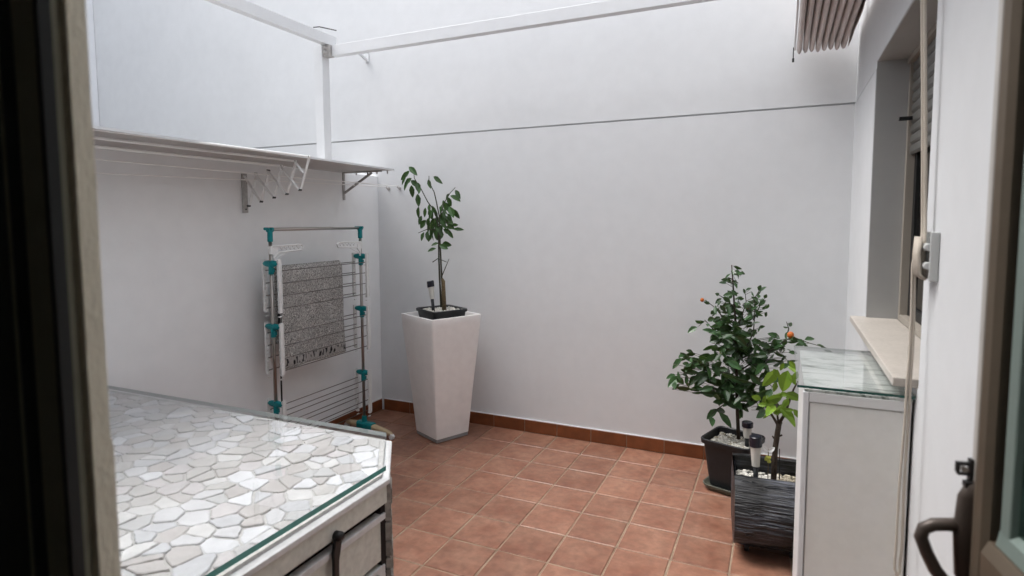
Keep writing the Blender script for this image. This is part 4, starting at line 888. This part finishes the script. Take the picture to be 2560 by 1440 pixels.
# front (faces +x)
MB().box(0.62, 0.662, -4.12, -2.876, 0.768, 0.8415).build('fascia', M['grey_paint'], mt, bevel=0.003)
dr = MB(); dr.box(0.625, 0.650, -4.12, -2.885, 0.548, 0.728); dro = dr.build('drawer_front', M['grey_paint'], mt, bevel=0.003)
MB().box(0.625, 0.660, -4.12, -2.883, 0.708, 0.732).build('drawer_lip', M['white_paint'], dro, bevel=0.003)
dr = MB(); dr.box(0.625, 0.650, -3.5, -2.885, 0.06, 0.53); dro = dr.build('door', M['grey_paint'], mt, bevel=0.003)
d2 = MB()
for a, b, c, e in ((-3.49, -2.89, 0.495, 0.53), (-3.49, -2.89, 0.06, 0.10), (-2.925, -2.888, 0.10, 0.495), (-3.49, -3.45, 0.10, 0.495)): d2.box(0.645, 0.658, a, b, c, e)
d2.build('door_moulding', M['white_paint'], dro, bevel=0.002)
k = MB(); k.blob((0.666, -2.945, 0.512), 0.007, 0.007, 0.007, 0.0, 10, 8); k.build('knob', M['white_dull'], dro)
# stone pieces up the cut-off corner face
random.seed(12); ss = MB(); nx, ny = 0.807, 0.590; tx, ty = -0.590, 0.807
z = 0.845
while z > 0.03:
    hh = random.uniform(0.045, 0.095); u = 0.0
    while u < 0.36:
        wdt = random.uniform(0.07, 0.13); th = random.uniform(0.014, 0.026); z1 = z - random.uniform(0.0, 0.006); z0_ = z - hh
        jz = random.uniform(-0.006, 0.006)
        c0 = (0.655 + tx * (u + 0.004) , -2.880 + ty * (u + 0.004)); c1 = (0.655 + tx * (u + wdt - 0.004), -2.880 + ty * (u + wdt - 0.004))
        a = [(c0[0] - nx * 0.03, c0[1] - ny * 0.03), (c0[0] + nx * th, c0[1] + ny * th), (c1[0] + nx * th, c1[1] + ny * th), (c1[0] - nx * 0.03, c1[1] - ny * 0.03)]
        ss.prism(a[::-1], z0_ + jz + 0.004, z1 + jz, bev=0.005); u += wdt
    z -= hh
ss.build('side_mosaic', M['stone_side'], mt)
sp = MB(); sp.box(0.60, 0.652, -2.905, -2.872, 0.02, 0.765); sp.build('corner_post', M['unlit_gap'], mt)
# black rubber fastener hanging on the fascia
st = empty('rubber_strap', (0.67, -3.17, 0.79), 'black rubber strap hooked over a knob on the front of the mosaic cupboard', 'strap')
k = MB(); k.tube([(0.662, -3.165, 0.782), (0.685, -3.165, 0.782), (0.692, -3.165, 0.780)], [0.016, 0.0175, 0.010], 14); k.build('knob', M['rubber'], st, smooth=True)
k = MB(); rings = []
for y, z, w in ((-3.165, 0.795, 0.008), (-3.168, 0.77, 0.018), (-3.176, 0.735, 0.019), (-3.180, 0.70, 0.013), (-3.182, 0.62, 0.012), (-3.180, 0.52, 0.012), (-3.178, 0.44, 0.016)):
    rings.append([(0.668, y - w, z), (0.668, y + w, z), (0.680, y + w * 0.9, z), (0.680, y - w * 0.9, z)])
k.loft(rings); k.build('strap', M['rubber'], st, bevel=0.002)

# ================================================================ white cabinet on the right
cb = empty('white_cabinet', (2.25, -2.0, 0), 'narrow white cabinet under the window sill, marbled on top', 'cabinet')
x0, x1, y0, y1, zt = 2.086, 2.414, -2.352, -1.66, 1.236
MB().box(x0 + 0.006, x1, y0 + 0.018, y1, 0.0, zt - 0.006).build('carcass', M['cab_white'], cb)
MB().box(x0 + 0.022, x1 - 0.004, y0 + 0.004, y0 + 0.0175, 0.03, zt - 0.045).build('door', M['cab_door'], cb, bevel=0.003)
MB().box(x0 + 0.020, x1 - 0.002, y0 + 0.001, y0 + 0.0175, zt - 0.042, zt - 0.0065).build('top_trim', M['cab_white'], cb, bevel=0.002)
k = MB(); k.box(x0, x0 + 0.019, y0, y0 + 0.0175, 0.0, zt - 0.0065); k.build('side_trim', M['white_metal'], cb, bevel=0.003)
MB().box(x0 + 0.004, x1, y0 + 0.002, y1, zt - 0.0055, zt + 0.004).build('top_board', M['marble'], cb)
for i in range(9): MB().box(x0 + 0.02 + i * 0.038, x0 + 0.028 + i * 0.038, y0 + 0.006, y0 + 0.014, zt + 0.004, zt + 0.011).build('spacer', M['rubber'], cb)
MB().box(x1 + 0.0005, 2.4195, y0 + 0.03, y1, 0.0, zt).build('gap_shadow_strip', M['rubber'], cb)  # black strip standing in for the shadowed gap against the wall
g = MB(); bx = (2.066, 2.416, -2.372, -1.645, zt + 0.0115, zt + 0.0205)
v8 = [(x, y, z) for z in bx[4:] for y in bx[2:4] for x in bx[:2]]
g.add(v8, [(0, 2, 3, 1), (4, 5, 7, 6)]); g.cur = 1; g.add(v8, [(0, 1, 5, 4)]); g.cur = 2; g.add(v8, [(2, 6, 7, 3), (0, 4, 6, 2), (1, 3, 7, 5)])
tag(g.build('glass_sheet', [M['glass'], M['glass_dark'], M['glass_pale']]), 'small clear glass sheet lying on the white cabinet by the window', 'glass top')

# ================================================================ awning rope and cleat
cl = empty('rope_cleat', (2.41, -2.52, 1.66), 'white plastic rope cleat screwed to the wall beside the window', 'cleat')
k = MB(); k.box(2.396, 2.4195, -2.580, -2.572, 1.655, 1.80); k.box(2.390, 2.4195, -2.475, -2.467, 1.655, 1.80); k.box(2.408, 2.4195, -2.572, -2.475, 1.67, 1.785); k.tube([(2.395, -2.575, 1.70), (2.395, -2.47, 1.70)], 0.012, 10); k.tube([(2.395, -2.575, 1.755), (2.395, -2.47, 1.755)], 0.012, 10)
k.build('body', M['blind_grey'], cl, bevel=0.003)
rp = empty('awning_rope', (2.37, -2.50, 0.7), 'beige braided rope hanging past the window and wound round the white cleat', 'rope')
def wob(pts, amp, n=8):
    out = []
    for i in range(len(pts) - 1):
        a, b = Vector(pts[i]), Vector(pts[i + 1])
        for j in range(n):
            t = j / n; out.append(a.lerp(b, t) + Vector((math.sin((i + t) * 5) * amp, math.cos((i + t) * 4) * amp, 0)))
    return out + [Vector(pts[-1])]
for dx, dy in ((0, 0), (0.005, -0.008)):
    MB().tube(wob([(2.352 + dx, -2.47 + dy, 3.3), (2.366 + dx, -2.47 + dy, 2.49), (2.392 + dx, -2.49 + dy, 1.80), (2.385 + dx, -2.52 + dy, 1.73), (2.388 + dx, -2.535, 1.665)], 0.0006), 0.0048, 8).build('rope_length', M['rope'], rp, smooth=True)
m = MB()
for i in range(5):
    yy = -2.488 - i * 0.014; m.tube([(2.378, yy, 1.785), (2.374, yy - 0.004, 1.73), (2.378, yy - 0.008, 1.672), (2.395, yy - 0.008, 1.66)], 0.0065, 8)
m.build('winding', M['rope'], rp, smooth=True)
for off in (0, 1):
    m = MB()
    m.tube(wob([(2.379, -2.48 - off * 0.015, 1.76), (2.372 + off * .006, -2.485, 1.70), (2.372 + off * 0.008, -2.50, 1.40), (2.366 + off * 0.010, -2.50, 1.15), (2.360 + off * 0.016, -2.50, 0.80), (2.361 + off * 0.014, -2.50, 0.72), (2.3675, -2.50, 0.70 + off * 0.0005)], 0.001), 0.0040, 8)
    m.build('loop', M['rope'], rp, smooth=True)

# ================================================================ balcony door: open leaf on the right
F0 = Vector((2.315, -3.37, 0)); U = Vector((0.162, -0.9868, 0)); NN = Vector((-0.9868, -0.162, 0)); ZZ = Vector((0, 0, 1))
def D(u, n, z): return F0 + U * u + NN * n + ZZ * z
def db(m, u0, u1, n0, n1, z0, z1): return m.obox(D((u0 + u1) / 2, (n0 + n1) / 2, (z0 + z1) / 2), U, NN, ZZ, (u1 - u0) / 2, (n1 - n0) / 2, (z1 - z0) / 2)
dl = empty('balcony_door', (2.37, -3.7, 0), 'open bronze aluminium glazed door leaf at the right edge, with a lever handle', 'door')
db(MB(), 0.026, 0.064, -0.03, -0.001, 0.04, 2.58).build('closing_lip', M['alu_light'], dl, bevel=0.002)
m = MB(); rings = []
for z in (0.04, 2.58):
    rings.append([tuple(D(u, n, z)) for u, n in ((0.062, -0.035), (0.062, 0.004), (0.068, 0.011), (0.080, 0.014), (0.096, 0.011), (0.106, 0.002), (0.108, -0.035))])
m.loft(rings).build('stile', M['alu'], dl)
db(MB(), 0.108, 0.121, -0.03, -0.012, 1.30, 2.52).build('gasket', M['rubber'], dl)
m = MB(); db(m, 0.121, 0.150, -0.03, -0.004, 1.315, 2.52); m.build('glazing_bead', M['bead'], dl, bevel=0.003)
m = MB(); m.loft([[tuple(D(u, n, z)) for n, z in ((-0.035, 1.17), (0.004, 1.17), (0.013, 1.185), (0.014, 1.285), (0.004, 1.305), (-0.035, 1.306))] for u in (0.108, 0.60)]); m.build('lock_rail', M['alu'], dl)
m = MB(); m.loft([[tuple(D(u, n, z)) for n, z in ((-0.034, 1.3065), (0.0, 1.3065), (-0.004, 1.33), (-0.016, 1.338), (-0.034, 1.338))] for u in (0.121, 0.59)]); m.build('rail_bead', M['bead'], dl)
db(MB(), 0.108, 0.60, -0.025, -0.012, 0.12, 1.17).build('lower_panel', M['alu_light'], dl)
m = MB(); db(m, 0.108, 0.60, -0.035, 0.008, 0.04, 0.12); m.build('bottom_rail', M['alu'], dl); m = MB(); db(m, 0.108, 0.60, -0.035, 0.008, 2.52, 2.58); m.build('top_rail', M['alu'], dl)
db(MB(), 0.60, 0.65, -0.035, 0.010, 0.04, 2.58).build('hinge_stile', M['alu'], dl)
db(MB(), 0.150, 0.60, -0.022, -0.016, 1.338, 2.52).build('pane', M['clear_glass'], dl)
random.seed(8); m = MB()
for z in (1.685, 1.672, 1.650, 1.635, 1.618, 1.600, 1.560, 1.548, 1.535, 1.522, 1.500, 1.470, 1.455, 1.43, 1.41):
    w = random.uniform(0.008, 0.016); db(m, 0.044, 0.044 + w, -0.0015, -0.0006, z, z + random.uniform(0.004, 0.009))
m.build('faint_bar', mat('faint_bar_film', (0.26, 0.23, 0.20), 0.5), dl)  # faint darker bars of varied width down the closing lip
m = MB(); rings = []
for z, a, b in ((1.175, 0.008, 0.010), (1.19, 0.014, 0.021), (1.27, 0.016, 0.026), (1.335, 0.015, 0.022), (1.356, 0.011, 0.013), (1.362, 0.005, 0.006)):
    rings.append([tuple(D(0.044 + a * math.cos(t * PI / 8), 0.0 + 1.15 * b * max(0, math.sin(t * PI / 8)), z + 0.016)) for t in range(9)] + [tuple(D(0.044 - a, -0.002, z + 0.016)), tuple(D(0.044 + a, -0.002, z + 0.016))])
hb = m.loft(rings).build('handle', M['handle'], dl, smooth=True); hb.modifiers.new('es', 'EDGE_SPLIT').split_angle = 0.7
m = MB(); m.tube([D(0.040, 0.018, 1.296), D(0.042, 0.040, 1.295), D(0.044, 0.060, 1.293), D(0.044, 0.074, 1.284), D(0.044, 0.078, 1.268), D(0.046, 0.068, 1.240), D(0.048, 0.055, 1.213), D(0.050, 0.042, 1.196), D(0.052, 0.026, 1.188), D(0.052, 0.018, 1.187)],
                 [0.012, 0.0112, 0.0112, 0.0112, 0.0112, 0.011, 0.0115, 0.0115, 0.0115, 0.008], 16); m.build('lever', M['handle'], hb, smooth=True)
m = MB(); db(m, 0.036, 0.050, 0.004, 0.016, 1.368, 1.378); m.build('key_cap', M['rubber'], hb)
m = MB(); db(m, 0.024, 0.034, -0.002, 0.024, 1.402, 1.407); db(m, 0.024, 0.034, 0.019, 0.024, 1.388, 1.402); db(m, 0.024, 0.034, 0.004, 0.022, 1.384, 1.388); db(m, 0.022, 0.036, -0.002, 0.004, 1.372, 1.414)
lt = m.build('latch_keeper', M['rubber'], dl, bevel=0.001); MB().tube([D(0.024, 0.012, 1.395), D(0.034, 0.012, 1.395)], 0.005, 12).build('roller', M['steel'], lt)

# closed leaf on the left, seen very near and dark
ll = empty('closed_door_leaf', (1.0, -4.25, 0), 'closed aluminium door leaf at the left edge, very near and darkened as unlit, with a rough cream edge', 'door')
MB().box(1.08, 1.168, -4.275, -4.250, 0.04, 2.60).build('stile', M['alu_unlit'], ll)
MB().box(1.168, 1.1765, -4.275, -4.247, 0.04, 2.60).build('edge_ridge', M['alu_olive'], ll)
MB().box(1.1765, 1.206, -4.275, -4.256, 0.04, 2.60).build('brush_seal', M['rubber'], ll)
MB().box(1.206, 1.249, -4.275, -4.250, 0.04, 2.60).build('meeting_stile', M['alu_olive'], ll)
MB().box(1.20, 1.256, -4.250, -4.2495, 0.04, 2.60)
MB().box(1.249, 1.2575, -4.275, -4.262, 0.04, 2.60).build('groove', M['rubber'], ll)
m = MB(); nseg = 160; rr = []
for i in range(nseg + 1):
    z = 0.04 + 2.56 * i / nseg; o = 0.0004 * noise.noise(Vector((0, 3, z * 38))) + 0.0004 * noise.noise(Vector((5, 1, z * 120))); st_ = 0.0032 if z < 1.566 else 0.0
    rr.append([(1.235, -4.249, z), (1.2625 + o * 0.5, -4.249, z), (1.2625 + o * 0.3, -4.2275 + st_ + o, z), (1.235, -4.2275 + st_ + o, z)])
m.loft(rr).build('cream_edge', mat('rough_cream_coating', (0.86, 0.79, 0.64), 0.7, noise_s=60, noise_amt=0.08, bump=0.22, bump_s=150, stretch=(1, 1, 0.4)), ll)
MB().box(0.45, 1.08, -4.266, -4.261, 0.9, 2.56).build('pane', M['clear_glass'], ll)
m = MB(); m.box(0.40, 0.45, -4.275, -4.25, 0.04, 2.60); m.box(0.45, 1.08, -4.275, -4.25, 0.04, 0.9); m.box(0.45, 1.08, -4.275, -4.25, 2.56, 2.60); m.build('outer_frame', M['alu_unlit'], ll)
